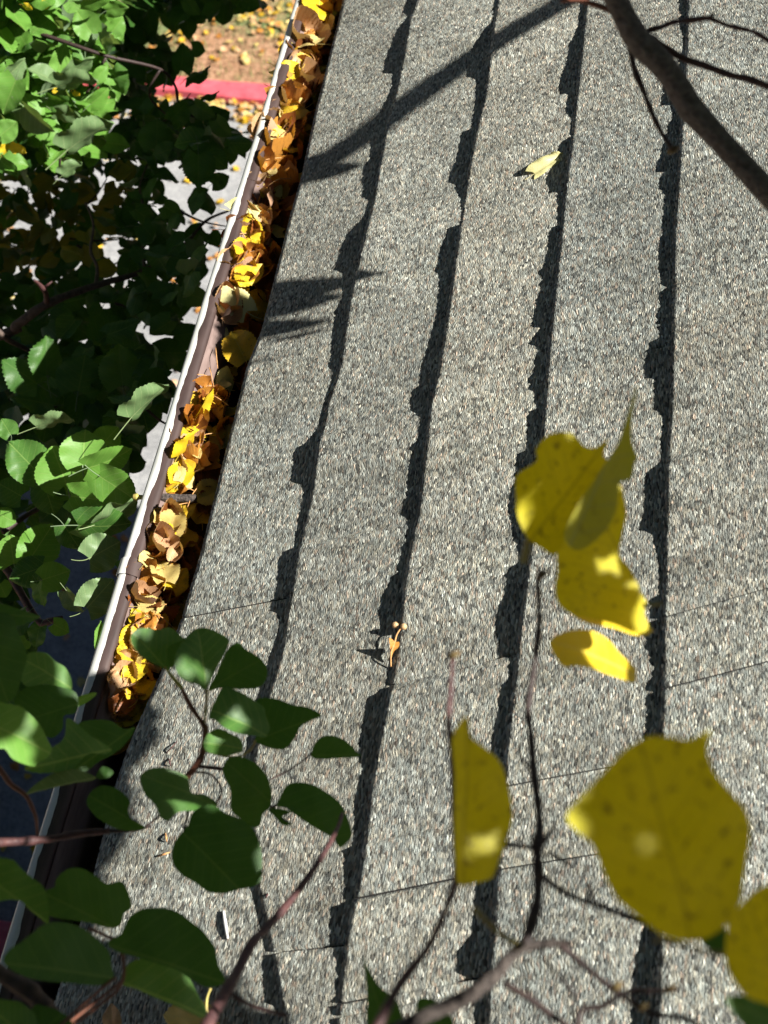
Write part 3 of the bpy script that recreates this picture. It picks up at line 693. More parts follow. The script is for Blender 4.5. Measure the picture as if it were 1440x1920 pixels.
branch([TK(5.0), (TK(5.0)+b2p[0])/2]+b2p, [.03, .016, .007, .005, .0045, .004, .0035, .003, .0025, .002], M_twigd)
b3p = [at(-60, 1000, 2.1), at(5, 1058, 2.08), at(35, 1105, 2.06), at(72, 1165, 2.04), at(98, 1163, 2.03), at(118, 1158, 2.03)]
branch([TK(4.6), (TK(4.6)+b3p[0])/2]+b3p, [.025, .014, .008, .0062, .0055, .005, .0042, .003], M_twig)
branch([at(5, 998, 2.1), at(60, 960, 2.12), at(130, 925, 2.1), at(170, 885, 2.08), at(150, 850, 2.08)], [.004, .0035, .003, .002, .002], M_twigd)
for (a, b, c_) in [((330, 165), (345, 210), (420, 235)), ((200, 105), (160, 180), (118, 255)), ((118, 255), (112, 310), (120, 330)), ((300, 130), (280, 180), (330, 230)), ((20, 40), (60, 20), (120, -10))]:
    branch([at(*a, 2.95), at(*b, 2.96), at(*c_, 3.0)], [.003, .0025, .0015], M_twigd)
L_g = lib(M_green, 6, 20, ser=.009, fold=lambda r: r.uniform(0, .3)); L_gl = lib(M_greenl, 6, 40, ser=.009, fold=lambda r: r.uniform(0, .25)); L_gg = lib(M_greyg, 3, 60, ser=.009); L_dk = lib(M_dkg, 6, 70, ser=.018, fold=lambda r: r.uniform(0, .3)); L_ol = lib(M_olive, 4, 90)
LG = dict(g=L_g, l=L_gl, u=L_gg, d=L_dk, o=L_ol, y=L_yelb)
# base, tip, width, distance, kind
TL = [ # the sunlit group half way down
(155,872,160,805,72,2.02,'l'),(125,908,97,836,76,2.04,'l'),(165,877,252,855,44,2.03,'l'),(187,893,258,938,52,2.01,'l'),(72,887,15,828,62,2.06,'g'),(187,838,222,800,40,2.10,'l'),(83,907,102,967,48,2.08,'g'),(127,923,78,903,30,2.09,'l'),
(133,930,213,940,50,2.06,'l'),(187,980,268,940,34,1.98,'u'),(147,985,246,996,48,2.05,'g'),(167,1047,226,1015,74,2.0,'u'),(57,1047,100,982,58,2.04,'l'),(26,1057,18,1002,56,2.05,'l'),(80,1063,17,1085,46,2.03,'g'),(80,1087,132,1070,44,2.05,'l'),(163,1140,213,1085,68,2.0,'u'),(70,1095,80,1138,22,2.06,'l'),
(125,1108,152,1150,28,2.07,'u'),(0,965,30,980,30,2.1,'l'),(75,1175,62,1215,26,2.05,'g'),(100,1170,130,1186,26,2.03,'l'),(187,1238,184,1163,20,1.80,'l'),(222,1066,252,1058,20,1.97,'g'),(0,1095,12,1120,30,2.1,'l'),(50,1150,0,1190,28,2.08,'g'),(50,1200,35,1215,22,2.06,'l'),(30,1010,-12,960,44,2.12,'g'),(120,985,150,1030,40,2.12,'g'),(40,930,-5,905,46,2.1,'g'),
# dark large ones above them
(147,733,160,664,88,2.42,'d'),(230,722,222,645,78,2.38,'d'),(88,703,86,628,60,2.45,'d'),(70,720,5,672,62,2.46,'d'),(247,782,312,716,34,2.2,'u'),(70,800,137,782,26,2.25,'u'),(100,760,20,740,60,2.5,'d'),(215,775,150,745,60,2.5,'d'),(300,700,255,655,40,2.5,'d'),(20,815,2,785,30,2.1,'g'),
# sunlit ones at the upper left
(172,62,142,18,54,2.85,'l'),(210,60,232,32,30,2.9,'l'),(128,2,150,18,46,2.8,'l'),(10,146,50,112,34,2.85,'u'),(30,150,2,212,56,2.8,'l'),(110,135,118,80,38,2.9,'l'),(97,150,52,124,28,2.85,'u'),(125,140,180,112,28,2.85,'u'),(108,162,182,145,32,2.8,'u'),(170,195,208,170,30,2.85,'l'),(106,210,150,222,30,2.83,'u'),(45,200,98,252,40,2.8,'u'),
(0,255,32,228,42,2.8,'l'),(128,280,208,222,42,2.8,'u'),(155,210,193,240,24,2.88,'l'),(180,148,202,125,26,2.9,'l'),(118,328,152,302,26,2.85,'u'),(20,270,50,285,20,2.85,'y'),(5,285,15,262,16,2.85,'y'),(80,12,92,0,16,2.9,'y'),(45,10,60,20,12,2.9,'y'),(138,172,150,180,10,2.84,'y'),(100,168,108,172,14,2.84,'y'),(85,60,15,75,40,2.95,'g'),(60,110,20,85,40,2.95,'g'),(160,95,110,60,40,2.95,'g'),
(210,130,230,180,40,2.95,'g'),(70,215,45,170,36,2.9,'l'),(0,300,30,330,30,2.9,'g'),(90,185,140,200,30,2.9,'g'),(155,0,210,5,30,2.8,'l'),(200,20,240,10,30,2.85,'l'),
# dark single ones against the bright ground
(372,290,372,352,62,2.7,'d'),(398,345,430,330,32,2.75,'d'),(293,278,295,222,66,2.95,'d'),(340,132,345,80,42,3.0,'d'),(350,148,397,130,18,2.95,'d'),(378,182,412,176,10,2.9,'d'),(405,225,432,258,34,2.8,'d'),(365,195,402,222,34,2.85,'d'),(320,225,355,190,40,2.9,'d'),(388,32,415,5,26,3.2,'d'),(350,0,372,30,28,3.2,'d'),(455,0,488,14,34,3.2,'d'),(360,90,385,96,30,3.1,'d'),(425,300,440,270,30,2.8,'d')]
nleaf = 0
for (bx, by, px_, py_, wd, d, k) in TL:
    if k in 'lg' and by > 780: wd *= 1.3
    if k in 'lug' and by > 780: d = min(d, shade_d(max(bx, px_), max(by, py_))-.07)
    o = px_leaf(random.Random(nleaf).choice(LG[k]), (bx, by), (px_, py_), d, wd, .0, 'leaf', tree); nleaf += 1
    if k == 'u': tag(o, 'leaf turned to show its grey green side')
    if k == 'y': tag(o, 'small yellow leaf')
XM = [(0,500),(20,440),(40,350),(90,320),(130,345),(180,330),(200,415),(240,435),(275,445),(300,375),(350,360),(375,430),(400,410),(470,400),(560,365),(650,335),(740,300),(800,270),(1000,200),(1010,60),(1200,40),(1400,60)]
HOLES = [(395,325,32),(330,345,38),(350,395,34),(420,200,40),(325,168,26),(300,160,18),(300,300,18),(72,403,12),(165,415,14),(195,440,16),(215,480,20),(60,520,14),(35,580,18),(180,600,16),(280,610,22),(225,620,16),(345,600,14),(110,675,14),(265,650,14),(340,100,26),(330,60,30),(300,40,20),(30,770,22),(120,745,18),(185,795,22),(230,480,10),(160,560,14),(20,330,16),(50,345,12),(200,345,12),(120,640,10),(15,660,14),(210,650,8),(95,800,14),(70,560,10)] + [(random.Random(i*7).uniform(-20, 400), random.Random(i*7+1).uniform(300, 800), random.Random(i).uniform(1, 6)) for i in range(90)]
def crown(r):
    for _ in range(60):
        y = r.uniform(-120, 1330) if r.random() < .3 else r.uniform(-120, 840); x = r.uniform(-260, 500)
        xm = lerp_tab(XM, y)
        if x > xm-10: continue
        if 60 < x and y > 1000: continue
        if any((x-hx)**2+(y-hy)**2 < (hr*.85+8)**2 for hx, hy, hr in HOLES): continue
        if noise.noise(Vector((x*.016, y*.02, 7))) > .45: continue
        break
    else: return None
    s0 = shade_d(x, y); d = min(s0, 3.4) + r.uniform(.1, .85)
    if s0 > 3.3: d = r.uniform(3.3, 4.0)
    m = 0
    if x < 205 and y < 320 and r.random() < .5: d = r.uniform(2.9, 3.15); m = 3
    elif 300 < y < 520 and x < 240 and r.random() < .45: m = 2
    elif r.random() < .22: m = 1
    ax = Vector((r.uniform(-1, 1), r.uniform(-1, 1), r.uniform(-.7, .1)))
    return at(x, y, d), ax, Vector((.1, 0, 1))+rv(r, .75), r.uniform(.042, .062) if y < 260 or y > 620 else r.uniform(.036, .052), m
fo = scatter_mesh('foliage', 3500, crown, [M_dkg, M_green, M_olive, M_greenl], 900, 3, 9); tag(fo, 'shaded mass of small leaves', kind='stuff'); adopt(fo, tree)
def twigs():
    r = random.Random(8)
    for i in range(26):
        x, y = r.uniform(-40, 400), r.uniform(0, 780)
        if x > lerp_tab(XM, y)-10: continue
        d = shade_d(x, y)+r.uniform(.15, .5); a = r.uniform(-.6, 1.2); l = r.uniform(60, 130)
        branch([at(x, y, d), at(x+l*.5*math.cos(a), y-l*.5*math.sin(a)+6, d), at(x+l*math.cos(a), y-l*math.sin(a), d+.03)], [.0025, .002, .001], M_twigd)
twigs()
# unseen overhead crown added to block sky light: leaves above and behind the photographer
def over(r):
    x = r.uniform(-6., 2.2); y = r.uniform(-3.5, 6.5); z = 7.9 + r.uniform(0, 1.3) + .25*(abs(x+1)+abs(y-1))*.4
    return Vector((x, y, z)), rv(r), Vector((0, 0, 1))+rv(r, .5), r.uniform(.10, .16), 0
oc = scatter_mesh('crown', 4200, over, [M_dkg], 4000, 1, 3); tag(oc, 'unseen upper crown added over the roof to block sky light', kind='stuff'); adopt(oc, tree)
for a, b in (((0, 0), (1.7, .6)), ((0, 0), (1.0, -1.6)), ((0, 0), (-1.8, 1.2)), ((0, 0), (.6, 2.6))):
    branch([Vector((tx, ty+.1, 6.7)), Vector((tx+a[0]+b[0]*.5, ty+b[1]*.5, 7.6)), Vector((tx+b[0], ty+b[1], 8.2))], [.03, .02, .008])

# ---------------------------------------------------------------- leafy branches close to the camera
e1 = (V - SD*V.dot(SD)).normalized(); e2 = SD.cross(e1).normalized()
if e2.z < 0: e2 = -e2
shade_b = empty('unseen_shade_branch', at(1700, 300, 1.0), 'branch out of view on the right that throws its shadow across the upper roof, with added leaves that shade the near leaves and gutter', 'branch')  # holds the shadow-casting limb and unseen leaves added for shade
rb = random.Random(99)
def outside(P, m=70):
    x, y = proj(P); return x > 1440+m or y < -m or x < -m
LITP = [at(*q) for q in [(1060,1205,.83),(1100,1220,.83),(1150,1250,.83),(1185,1268,.83),(1085,1150,.83),(1130,1165,.83),(1180,1180,.83),(972,900,.775),(976,925,.775),(1045,842,.775),(1222,1570,.58),(905,1575,.69),
  (340,1240,1.11),(355,1268,1.11),(375,1280,1.11),(445,1338,1.1),(470,1345,1.1),(62,1415,1.08),(40,1405,1.08),(80,1405,1.08),(150,1390,1.12),(135,1370,1.12),(180,1405,1.12),(285,1468,1.09),(300,1485,1.09),(22,1798,.96),(40,1780,.96),(398,1403,1.11),(420,1408,1.11),(100,1262,1.16),(120,1280,1.16),(265,1195,1.12),(405,1840,1.0),(30,1660,1.02),(300,1880,1.03),(10,1905,.97)]]
def block(P, size, off=(0, 0), t0=.12, pool='g', near=.38):  # adds an out-of-frame leaf that keeps the sun off a point
    Pc = P + e1*off[0] + e2*off[1]
    for L_ in LITP:
        d_ = Pc - L_
        if (d_ - SD*d_.dot(SD)).length < size*near: return
    t = t0
    while t < 2.5 and not outside(P+SD*t, 60+size*1600): t += .04
    Q = P + SD*(t+rb.uniform(0, .05)) + e1*off[0] + e2*off[1]
    a = e1*rb.uniform(-1, 1)+e2*rb.uniform(-1, 1)
    if a.length < .1: a = e1
    a = a.normalized()
    put_leaf(rb.choice(LG[pool]), Q-a*size*.5, a, SD+rv(rb, .25), size, 'leaf', shade_b)
def tw(parent, pts, d, rpx, mat, name='twig', knob=.25, d2=None, sides=8):
    n = len(pts); d2 = d2 or d
    dd = [d+(d2-d)*i/(n-1) for i in range(n)]
    rr = rpx if isinstance(rpx, (list, tuple)) else [rpx]*n
    if len(rr) == 2: rr = [rr[0]+(rr[1]-rr[0])*i/(n-1) for i in range(n)]
    o = tube(name, [at(x, y, q) for (x, y), q in zip(pts, dd)], [a*q/F for a, q in zip(rr, dd)], mat, sides, knob); adopt(o, parent); return o

# green spray over the lower left of the roof
sp1 = empty('leafy_twig', at(380, 1357, 1.12), 'twig with round dark green leaves hanging over the lower left roof, blurred', 'leafy twig')
tw(sp1, [(340,1290),(357,1323),(380,1357),(385,1367),(382,1403),(372,1430),(350,1457)], 1.12, [3.5, 7], M_petr)
tw(sp1, [(372,1437),(417,1442),(460,1452),(505,1510),(519,1508)], 1.12, [4, 2.5], M_twig)
tw(sp1, [(308,1250),(322,1268),(342,1292)], 1.12, [2.5, 4], M_pet, 'petiole'); tw(sp1, [(388,1292),(386,1330),(383,1355)], 1.12, 2.5, M_pet, 'petiole')
tw(sp1, [(478,1388),(470,1405),(440,1420),(384,1408)], 1.12, 2.2, M_pet, 'petiole'); tw(sp1, [(583,1413),(572,1423),(540,1445),(505,1462)], 1.13, 1.6, M_twig, 'petiole')
tw(sp1, [(270,1552),(310,1520),(345,1480),(352,1457)], 1.13, 2, M_twigd, 'petiole'); tw(sp1, [(200,1558),(250,1557),(285,1548)], 1.14, [4, 2], M_twigd)
tw(sp1, [(405,1508),(415,1480),(395,1452),(360,1448)], 1.13, 2, M_twigd, 'petiole'); tw(sp1, [(345,1562),(352,1520),(350,1457)], 1.13, 2.4, M_twigd, 'petiole')
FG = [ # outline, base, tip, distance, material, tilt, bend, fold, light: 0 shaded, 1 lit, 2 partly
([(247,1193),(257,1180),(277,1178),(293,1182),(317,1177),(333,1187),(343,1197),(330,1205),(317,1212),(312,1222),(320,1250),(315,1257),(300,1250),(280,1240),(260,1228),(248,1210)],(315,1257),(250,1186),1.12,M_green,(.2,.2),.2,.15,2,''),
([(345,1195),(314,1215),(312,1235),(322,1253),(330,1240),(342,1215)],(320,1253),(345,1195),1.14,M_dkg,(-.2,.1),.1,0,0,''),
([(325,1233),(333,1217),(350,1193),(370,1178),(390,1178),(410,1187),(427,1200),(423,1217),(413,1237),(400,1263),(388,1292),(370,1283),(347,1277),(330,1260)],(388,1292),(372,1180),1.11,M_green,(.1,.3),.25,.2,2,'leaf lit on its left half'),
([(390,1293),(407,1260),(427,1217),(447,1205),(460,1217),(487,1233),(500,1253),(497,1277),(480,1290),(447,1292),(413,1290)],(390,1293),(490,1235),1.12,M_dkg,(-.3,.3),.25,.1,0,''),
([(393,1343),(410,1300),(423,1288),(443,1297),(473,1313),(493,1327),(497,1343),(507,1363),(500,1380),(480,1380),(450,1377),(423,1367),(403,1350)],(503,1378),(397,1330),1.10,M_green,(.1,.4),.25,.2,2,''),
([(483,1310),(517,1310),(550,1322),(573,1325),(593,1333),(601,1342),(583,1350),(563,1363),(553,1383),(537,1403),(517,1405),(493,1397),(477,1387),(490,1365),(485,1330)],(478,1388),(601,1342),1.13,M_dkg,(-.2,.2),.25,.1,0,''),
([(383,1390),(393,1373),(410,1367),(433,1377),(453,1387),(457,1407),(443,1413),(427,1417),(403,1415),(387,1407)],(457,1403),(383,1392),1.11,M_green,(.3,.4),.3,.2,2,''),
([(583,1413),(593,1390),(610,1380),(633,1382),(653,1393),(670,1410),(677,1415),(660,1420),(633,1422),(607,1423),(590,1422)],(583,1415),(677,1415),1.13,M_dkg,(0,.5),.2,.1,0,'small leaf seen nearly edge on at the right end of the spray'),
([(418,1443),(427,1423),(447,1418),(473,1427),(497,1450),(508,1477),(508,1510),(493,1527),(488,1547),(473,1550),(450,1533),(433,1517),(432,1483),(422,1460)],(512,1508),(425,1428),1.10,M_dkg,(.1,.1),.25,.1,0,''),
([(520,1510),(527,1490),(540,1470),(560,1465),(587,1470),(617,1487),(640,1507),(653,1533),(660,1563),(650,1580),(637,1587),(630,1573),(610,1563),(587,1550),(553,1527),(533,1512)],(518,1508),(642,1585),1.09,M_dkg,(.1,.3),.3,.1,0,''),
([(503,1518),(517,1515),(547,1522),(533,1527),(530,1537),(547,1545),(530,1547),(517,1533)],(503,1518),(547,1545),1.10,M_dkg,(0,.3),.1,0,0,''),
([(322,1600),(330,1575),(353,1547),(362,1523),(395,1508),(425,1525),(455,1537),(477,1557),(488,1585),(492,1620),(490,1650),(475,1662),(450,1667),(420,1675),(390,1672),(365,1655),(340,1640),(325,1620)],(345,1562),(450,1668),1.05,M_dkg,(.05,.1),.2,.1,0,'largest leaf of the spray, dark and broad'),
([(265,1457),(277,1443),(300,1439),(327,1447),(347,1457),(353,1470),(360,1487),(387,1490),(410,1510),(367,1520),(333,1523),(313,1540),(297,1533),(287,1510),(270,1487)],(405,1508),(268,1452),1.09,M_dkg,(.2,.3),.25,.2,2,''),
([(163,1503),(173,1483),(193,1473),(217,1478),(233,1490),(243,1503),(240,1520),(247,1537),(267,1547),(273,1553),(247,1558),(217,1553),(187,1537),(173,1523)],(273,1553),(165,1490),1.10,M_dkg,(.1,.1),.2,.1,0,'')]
def build_fg(lst, parent):
    for i, (out, b, t, d, m, tilt, bend, fold, lit, lab) in enumerate(lst):
        o = traced('leaf', out, b, t, d + .003*(i % 3), m, (tilt[0] + (.55 if lit else .1), tilt[1]), bend, fold, .01, parent, 6, 7, i)
        if lab: tag(o, lab)
        cx = sum(p[0] for p in out)/len(out); cy = sum(p[1] for p in out)/len(out)
        w_ = max(p[0] for p in out)-min(p[0] for p in out); h_ = max(p[1] for p in out)-min(p[1] for p in out); S_ = max(w_, h_)*d/F
        P = at(cx, cy, d)
        if lit == 0 or lit == 2:
            # a handful of unseen added leaves between this one and the sun
            for a in (-.3, .3):
                for c_ in (-.3, .3): block(at(cx+a*w_, cy+c_*h_, d), S_*.62+.008, (rb.uniform(-.004, .004), rb.uniform(-.004, .004)), 1.0)
            if lit == 0: block(P, S_*.8, (0, 0), 1.0)
build_fg(FG, sp1)

# larger, darker branch in the lower left corner
sp2 = empty('leafy_branch', at(57, 1860, 1.0), 'branch with large dark leaves filling the lower left corner of the picture', 'leafy branch')
tw(sp2, [(-60,1785),(-10,1820),(27,1843),(57,1860),(80,1887),(110,1925),(140,1990)], 1.0, [14, 17], M_bark)
tw(sp2, [(-60,1583),(-10,1580),(50,1577),(100,1572),(150,1563),(205,1558)], 1.13, [9, 6], M_twig); tw(sp2, [(-40,1400),(0,1443),(20,1470),(47,1490),(60,1513),(68,1537),(70,1572)], 1.15, [6, 2.4], M_petr)
tw(sp2, [(110,1925),(160,1880),(200,1845),(217,1833)], .98, 3, M_petr, 'petiole'); tw(sp2, [(167,1740),(203,1757),(225,1770),(230,1840),(180,1890),(120,1930)], 1.02, 3, M_petr, 'petiole')
tw(sp2, [(395,1853),(388,1873),(388,1897),(398,1915)], 1.2, 2.2, M_pet, 'petiole'); tw(sp2, [(228,1840),(190,1870),(120,1925)], 1.0, 3, M_petr, 'petiole')
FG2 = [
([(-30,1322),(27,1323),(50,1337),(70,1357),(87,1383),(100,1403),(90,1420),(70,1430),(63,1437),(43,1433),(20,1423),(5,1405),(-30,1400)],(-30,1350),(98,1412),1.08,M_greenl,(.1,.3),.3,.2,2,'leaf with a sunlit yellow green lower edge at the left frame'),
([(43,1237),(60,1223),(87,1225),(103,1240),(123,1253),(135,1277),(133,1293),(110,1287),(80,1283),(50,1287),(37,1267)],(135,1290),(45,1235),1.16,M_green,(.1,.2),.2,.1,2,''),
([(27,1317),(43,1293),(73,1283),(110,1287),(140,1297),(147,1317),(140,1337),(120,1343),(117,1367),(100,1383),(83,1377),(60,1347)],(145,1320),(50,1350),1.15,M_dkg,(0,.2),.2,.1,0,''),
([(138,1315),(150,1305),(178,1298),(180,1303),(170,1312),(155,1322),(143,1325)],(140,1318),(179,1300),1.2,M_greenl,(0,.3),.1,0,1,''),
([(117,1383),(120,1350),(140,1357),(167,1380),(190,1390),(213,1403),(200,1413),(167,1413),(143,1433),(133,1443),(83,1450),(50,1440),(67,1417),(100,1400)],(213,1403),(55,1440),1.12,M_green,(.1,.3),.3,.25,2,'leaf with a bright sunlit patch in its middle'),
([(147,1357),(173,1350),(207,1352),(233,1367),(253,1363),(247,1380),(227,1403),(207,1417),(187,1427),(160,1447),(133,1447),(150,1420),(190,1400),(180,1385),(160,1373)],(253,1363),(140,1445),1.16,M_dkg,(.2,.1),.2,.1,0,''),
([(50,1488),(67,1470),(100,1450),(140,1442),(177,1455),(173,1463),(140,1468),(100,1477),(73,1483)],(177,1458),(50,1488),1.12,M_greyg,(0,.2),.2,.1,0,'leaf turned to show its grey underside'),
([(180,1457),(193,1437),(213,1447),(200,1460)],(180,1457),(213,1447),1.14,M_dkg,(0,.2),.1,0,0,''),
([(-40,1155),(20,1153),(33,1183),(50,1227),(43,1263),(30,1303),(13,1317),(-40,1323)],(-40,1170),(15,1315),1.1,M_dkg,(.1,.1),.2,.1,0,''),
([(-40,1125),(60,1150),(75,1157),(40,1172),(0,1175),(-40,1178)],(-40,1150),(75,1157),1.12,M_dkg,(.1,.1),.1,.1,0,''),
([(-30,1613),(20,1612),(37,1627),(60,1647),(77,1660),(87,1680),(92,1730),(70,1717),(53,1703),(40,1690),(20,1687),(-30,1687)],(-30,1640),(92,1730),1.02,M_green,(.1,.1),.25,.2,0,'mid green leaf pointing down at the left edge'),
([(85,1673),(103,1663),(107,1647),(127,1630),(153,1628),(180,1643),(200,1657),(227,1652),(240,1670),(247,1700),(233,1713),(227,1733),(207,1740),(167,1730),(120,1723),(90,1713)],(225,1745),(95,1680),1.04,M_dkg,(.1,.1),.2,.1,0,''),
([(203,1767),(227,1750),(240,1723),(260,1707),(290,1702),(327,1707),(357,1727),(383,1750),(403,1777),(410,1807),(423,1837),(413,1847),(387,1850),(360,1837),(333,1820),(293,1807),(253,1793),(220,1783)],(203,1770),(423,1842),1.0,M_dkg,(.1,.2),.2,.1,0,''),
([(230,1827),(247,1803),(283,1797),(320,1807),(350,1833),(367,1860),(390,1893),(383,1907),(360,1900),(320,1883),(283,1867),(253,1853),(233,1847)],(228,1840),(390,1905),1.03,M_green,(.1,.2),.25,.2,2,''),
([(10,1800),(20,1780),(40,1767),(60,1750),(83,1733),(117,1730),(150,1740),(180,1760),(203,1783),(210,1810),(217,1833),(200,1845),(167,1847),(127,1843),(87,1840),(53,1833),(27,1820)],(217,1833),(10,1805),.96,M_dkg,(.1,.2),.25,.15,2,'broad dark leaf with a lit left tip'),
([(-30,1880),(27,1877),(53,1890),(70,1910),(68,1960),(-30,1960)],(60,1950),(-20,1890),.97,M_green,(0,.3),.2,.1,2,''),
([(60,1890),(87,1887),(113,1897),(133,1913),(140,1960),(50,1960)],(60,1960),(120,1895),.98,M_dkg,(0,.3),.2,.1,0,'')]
build_fg(FG2, sp2)

# red twig crossing the lower left roof
tg = empty('bare_twig', at(445, 1822, .92), 'thin reddish twig running from the bottom edge up to the rust spotted green leaf', 'twig')
tw(tg, [(360,1985),(395,1910),(421,1864),(445,1822),(469,1774),(497,1742),(532,1704),(567,1659),(600,1612),(620,1577),(634,1550),(642,1525)], .90, [13, 3.2], M_twig, 'stem', .3, 1.06)
tw(tg, [(425,1858),(470,1885),(540,1905)], .93, [4, 3], M_twig)

# twigs and yellow leaves, lower right
sp3 = empty('yellow_leaved_twigs', at(979, 1778, .72), 'blurred knobbly twigs with big dull yellow leaves over the lower right roof', 'leafy branch')
tw(sp3, [(700,1965),(768,1920),(823,1894),(879,1867),(929,1828),(951,1800),(979,1778),(1029,1769),(1073,1769)], .74, [17,16,15,14,13,12,11,9,6], M_barkg, 'branch', .2)
tw(sp3, [(984,1772),(996,1733),(1007,1689),(1009,1633),(1007,1589),(1012,1556),(1009,1511),(1001,1450),(996,1383),(990,1333),(996,1283),(1004,1233),(1009,1191),(1011,1145),(1009,1090),(1016,1074)], .74, [11,10,10,10,12,8,7,7,6.5,7,6,6,5,5,4.5,7], M_twigd, 'twig', .5, .80)
tw(sp3, [(680,1980),(712,1917),(751,1844),(801,1778),(829,1722),(848,1672),(856,1640),(853,1560),(850,1480),(847,1400),(841,1350),(845,1290),(848,1240),(851,1222)], .68, [12,10,8,7,6.5,6,6,6,5.5,5.5,5.5,5,4,4], M_twig, 'twig', .4, .74)
tw(sp3, [(1012,1639),(1040,1661),(1079,1683),(1129,1700),(1173,1717),(1215,1732)], .73, [5, 5], M_twigd); tw(sp3, [(1103,1692),(1106,1668),(1104,1655)], .73, [5, 2.5], M_twigd)
tw(sp3, [(940,1583),(970,1585),(1001,1589)], .75, 5, M_twigd); tw(sp3, [(1018,1600),(1045,1608),(1068,1622)], .75, 3.5, M_twigd); tw(sp3, [(1037,1548),(1028,1565),(1016,1583)], .74, [3, 5], M_twigd)
tw(sp3, [(1051,1773),(1084,1800),(1129,1839),(1168,1867),(1223,1900),(1279,1908),(1330,1935)], .73, [7, 5], M_twigd, 'twig', .4); tw(sp3, [(946,1844),(996,1875),(1029,1900),(1075,1930)], .74, [6, 6], M_twigd)
tw(sp3, [(1082,1935),(1087,1900),(1105,1890),(1129,1887),(1173,1861),(1229,1858),(1268,1856)], .73, [6, 5], M_twigd, 'twig', .4); tw(sp3, [(976,1392),(972,1415),(992,1440)], .76, 2.5, M_twigd)
tw(sp3, [(1010,1790),(1050,1830),(1082,1870)], .76, 3, M_twigd)
tw(sp3, [(887,1700),(929,1744),(975,1774)], .72, 5, M_pet, 'petiole'); tw(sp3, [(991,1010),(986,1035),(981,1056)], .77, 6, M_pet, 'petiole'); tw(sp3, [(1205,1137),(1222,1134),(1240,1132)], .78, 4, M_pet, 'petiole')
tw(sp3, [(1225,1762),(1270,1768),(1320,1784),(1365,1790)], .6, 5, M_pet, 'petiole')
for x, y, q in ((973,1775,.71),(1157,1850,.72),(1257,1855,.72),(1207,1889,.72),(851,1228,.73),(1016,1078,.79),(1262,281,1.07)):
    bd = tube('bud', [at(x-9, y+6, q), at(x-3, y+1, q-.002), at(x+5, y-3, q-.002), at(x+12, y-8, q)], [3.5*q/F, 7*q/F, 6*q/F, 1*q/F], M_bud, 8)
    if x != 1262: adopt(bd, sp3)
    else: bud_far = bd
YL = [
([(1073,960),(1130,900),(1163,910),(1172,940),(1174,965),(1167,1000),(1163,1030),(1165,1045),(1180,1065),(1190,1085),(1205,1115),(1215,1130),(1212,1150),(1220,1172),(1210,1184),(1185,1183),(1150,1170),(1110,1160),(1075,1153),(1050,1135),(1042,1105),(1046,1070),(1045,1035)],(1210,1137),(1110,930),.80,M_olyel,(.1,.2),.12,.08,0,'spotted yellow leaf hanging below the pair, its petiole to the right'),
([(966,907),(972,888),(1005,865),(1005,842),(1027,817),(1055,810),(1078,817),(1096,836),(1119,838),(1142,822),(1133,852),(1142,865),(1128,888),(1101,925),(1073,966),(1055,1012),(1041,1040),(1014,1026),(991,1007),(972,966),(968,934)],(993,1018),(1140,824),.775,M_olyel,(-.1,.2),.2,.1,3,'round yellow leaf with a sunlit left edge'),
([(1195,723),(1183,751),(1174,787),(1163,824),(1147,852),(1119,893),(1096,925),(1073,966),(1060,998),(1064,1017),(1082,1030),(1101,1026),(1128,1003),(1147,971),(1156,934),(1160,907),(1183,897),(1190,870),(1195,856),(1186,829),(1183,787),(1190,751)],(1070,1025),(1195,723),.76,leaf_mat('faded olive leaf', (.62, .58, .04), (.68, .62, .07), (.5, .5, .15), .25, None, .3),(.1,.1),.05,.05,0,'folded greenish yellow leaf with a long thin tip'),
([(1060,1140),(1080,1135),(1130,1152),(1180,1168),(1224,1178),(1205,1192),(1150,1180),(1100,1167)],(1224,1180),(1062,1142),.83,M_yelb,(.2,.4),.1,.1,1,'sunlit yellow leaf edge below the spotted one'),
([(1039,1207),(1046,1191),(1073,1182),(1101,1184),(1128,1200),(1156,1223),(1183,1241),(1199,1255),(1199,1273),(1183,1280),(1147,1269),(1110,1257),(1073,1250),(1055,1250),(1044,1227)],(1199,1265),(1040,1200),.83,M_yelb,(.25,.3),.3,.3,1,'small bright yellow leaf, the only fully sunlit one'),
([(879,1342),(884,1378),(907,1400),(934,1428),(948,1467),(957,1517),(951,1561),(934,1611),(923,1644),(890,1656),(862,1658),(854,1622),(851,1533),(851,1450),(848,1383)],(868,1657),(879,1342),.69,M_olyel,(.2,.1),.1,.1,3,'half folded yellow leaf along the upright twig'),
([(1065,1528),(1101,1483),(1140,1439),(1173,1406),(1218,1381),(1257,1381),(1296,1386),(1334,1367),(1329,1406),(1340,1444),(1368,1483),(1401,1522),(1407,1567),(1401,1611),(1396,1656),(1390,1689),(1368,1728),(1334,1756),(1301,1764),(1251,1756),(1201,1722),(1157,1683),(1129,1633),(1107,1583),(1079,1556)],(1300,1766),(1200,1385),.58,M_olyel,(.05,.1),.12,.05,4,'largest yellow leaf with one sunlit spot'),
([(1362,1760),(1368,1725),(1395,1690),(1440,1658),(1490,1650),(1530,1720),(1530,1820),(1480,1890),(1440,1882),(1400,1868),(1376,1840),(1360,1800)],(1480,1890),(1400,1680),.60,M_olyel,(.1,.1),.12,.05,0,'yellow leaf cut by the right edge of the picture')]
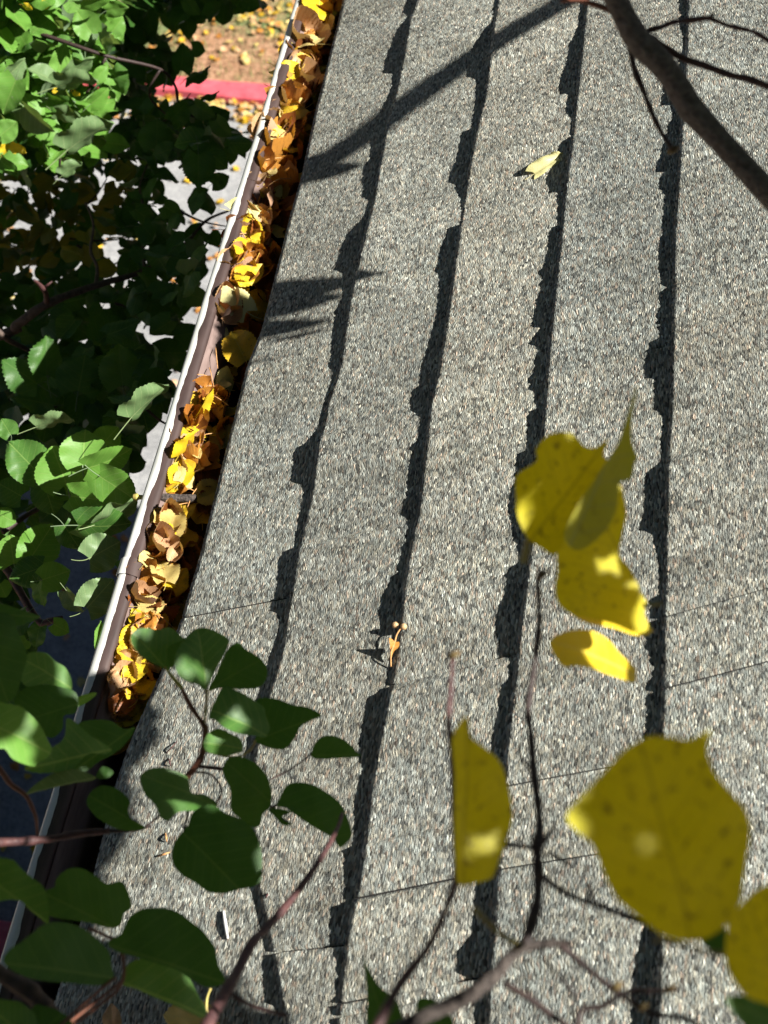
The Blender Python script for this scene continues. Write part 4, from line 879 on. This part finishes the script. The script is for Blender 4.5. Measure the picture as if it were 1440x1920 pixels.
for i, (out, b, t, d, m, tilt, bend, fold, lit, lab) in enumerate(YL):
    o = traced('leaf', out, b, t, d, m, (tilt[0] + (.9 if lit == 1 else .45), tilt[1]), bend, fold, .004, sp3, 6, 9, i+40); tag(o, lab)
    cx = sum(p[0] for p in out)/len(out); cy = sum(p[1] for p in out)/len(out)
    w_ = max(p[0] for p in out)-min(p[0] for p in out); h_ = max(p[1] for p in out)-min(p[1] for p in out)
    sx_, sy_ = w_*d/F, h_*d/F
    if lit in (0, 3, 4):
        # a rough row of unseen added leaves between this one and the sun, with gaps where the photograph has sunlit spots
        nx, ny = max(1, round(w_/70)), max(1, round(h_/70)); w_ *= 1.28 if lit == 4 else 1.12; h_ *= 1.1
        for a in range(nx):
            for c_ in range(ny):
                x = cx + ((a+.5)/nx-.5)*w_; y = cy + ((c_+.5)/ny-.5)*h_
                if lit == 4 and math.hypot(x-1222, y-1568) < 58: continue
                if lit == 3 and ((i == 1 and math.hypot(x-975, y-910) < 50) or (i == 5 and math.hypot(x-905, y-1570) < 30)): continue
                block(at(x, y, d), max(sx_/nx, sy_/ny)*(1.9 if lit != 4 else 1.8), (rb.uniform(-.003, .003), rb.uniform(-.003, .003)), .9, 'y')
FG3 = [([(682,1795),(692,1817),(712,1850),(740,1872),(752,1900),(760,1950),(715,1970),(690,1930),(688,1880),(686,1840)],(735,1965),(682,1795),.9,M_dkg,(.1,.1),.15,.1,0,''),
([(782,1880),(807,1873),(830,1888),(850,1917),(850,1960),(790,1960)],(820,1960),(800,1875),.92,M_dkg,(.1,.1),.15,.1,0,''),
([(1315,1763),(1351,1739),(1362,1750),(1365,1790),(1340,1785)],(1365,1785),(1318,1762),.7,M_dkg,(.1,.1),.1,.1,0,''),
([(1362,1875),(1400,1868),(1450,1885),(1470,1930),(1410,1935)],(1460,1920),(1362,1875),.7,M_green,(.1,.1),.1,.1,2,'')]
build_fg(FG3, sp3)

# bare branch at the upper right
sp4 = empty('bare_branch', at(1272, 164, 1.05), 'thick grey brown branch running off the upper right corner with three thin twigs', 'branch')
tw(sp4, [(1120,-60),(1140,-25),(1157,2),(1178,45),(1202,82),(1243,123),(1272,164),(1297,205),(1334,246),(1379,295),(1424,344),(1490,412),(1560,480)], 1.05, [19,19,20,21,23,22,22,23,21,21,22,23,24], M_barkl, 'limb', .08, None, 14)
tw(sp4, [(1204,68),(1211,59),(1239,51),(1262,42),(1301,37),(1330,35),(1362,47),(1387,53),(1416,61),(1440,76),(1480,100)], 1.06, [5, 4], M_twig, 'twig', .5); tw(sp4, [(1326,35),(1340,26)], 1.06, [4, 2.5], M_twig)
tw(sp4, [(1205,62),(1215,68),(1243,86),(1280,109),(1321,123),(1370,141),(1403,148),(1444,164),(1500,190)], 1.06, [6, 6], M_twig, 'twig', .3)
tw(sp4, [(1180,75),(1182,90),(1190,131),(1207,172),(1223,213),(1239,246),(1252,266),(1262,280)], 1.07, [6, 3.5], M_twigd, 'twig', .3)
tw(sp4, [(1050,3),(1070,1),(1095,3),(1125,12),(1155,24)], 1.07, [2.5, 6], M_petr, 'twig', .4); adopt(bud_far, sp4)
for x, y in ((1157,2),(1190,60),(1225,105),(1260,150),(1285,185),(1315,225),(1350,265),(1390,305),(1430,350)):
    if rb.random() < .85: block(at(x, y, 1.05), .07, (0, 0), .1)

# what throws the shadows on the roof: a limb and leaves out of view to the right
def cast(x, y, t): return roofp(x, y) + SD*t
pl = [(1330,-185),(1200,-105),(1060,0),(960,62),(860,125),(760,195),(670,262),(600,310),(540,345),(480,372)]
adopt(tube('limb', [cast(x, y, 1.25) for x, y in pl], [.0135, .0135, .0135, .0138, .0138, .014, .014, .014, .014, .014], M_barkg, 10, .1), shade_b)
def cleaf(tip, base, t, ws):
    B, T = cast(*base, t), cast(*tip, t); a = T-B; a = a - SD*a.dot(SD)
    put_leaf(LG['d'][1], B, a, SD, a.length, 'leaf', shade_b, ws)
def shadow_leaf(x, y, t, size, tilt=0.):
    a = (-e2*math.cos(tilt)+e1*math.sin(tilt)); P = cast(x, y, t); put_leaf(rb.choice(LG['d']), P, a, SD+rv(rb, .2), size, 'leaf', shade_b)
def shadow_twig(x, y, x2, y2, t, r_): adopt(tube('twig', [cast(x, y, t), (cast(x, y, t)+cast(x2, y2, t))/2+e1*.002, cast(x2, y2, t)], [r_, r_, r_*.6], M_twig, 6), shade_b)
def shadow_blade(x, y, t, size, tilt, ws): P = cast(x, y, t); put_leaf(LG['d'][2], P, -e2*math.cos(tilt)+e1*math.sin(tilt), SD, size, 'leaf', shade_b, ws)
shadow_blade(430, 580, 1.2, .064, .08, .8); shadow_blade(420, 600, 1.25, .06, -.05, .7); shadow_blade(520, 566, 1.1, .05, .1, .32); shadow_twig(560, 566, 724, 560, 1.0, .0015); shadow_blade(430, 556, 1.2, .05, -.25, .45)
shadow_blade(430, 640, 1.2, .05, 0, .5); shadow_blade(430, 622, 1.2, .042, -.3, .4); shadow_blade(500, 645, 1.1, .03, .1, .3)
shadow_blade(420, 694, 1.0, .036, 0, .12)
shadow_leaf(560, 340, 1.25, .034, .0); shadow_leaf(520, 330, 1.25, .04, .3)
for x, y, z_ in ((95,1850,.05),(215,1880,.04),(270,1935,.05),(100,1925,.05),(200,1950,.05),(350,1950,.04),(310,1860,.03),(60,1800,.05),(60,1900,.05)):
    shadow_leaf(x, y, .9, z_, rb.uniform(-1, 1))
# unseen leaves added to keep the lowest stretch of the gutter in shade
for k in range(19):
    y = 1330+k*33; x = lerp_tab([(p[1], p[0]) for p in rimpx], min(y, 1660)) - max(0, y-1660)*.3
    P = atz(x+8, y, ZR) + SD*1.0
    for j in range(4): put_leaf(rb.choice(LG['d']), P+e1*rb.uniform(-.05, .0)-e2*rb.uniform(-.006, .012), e1, SD+rv(rb, .2), .056, 'leaf', shade_b)
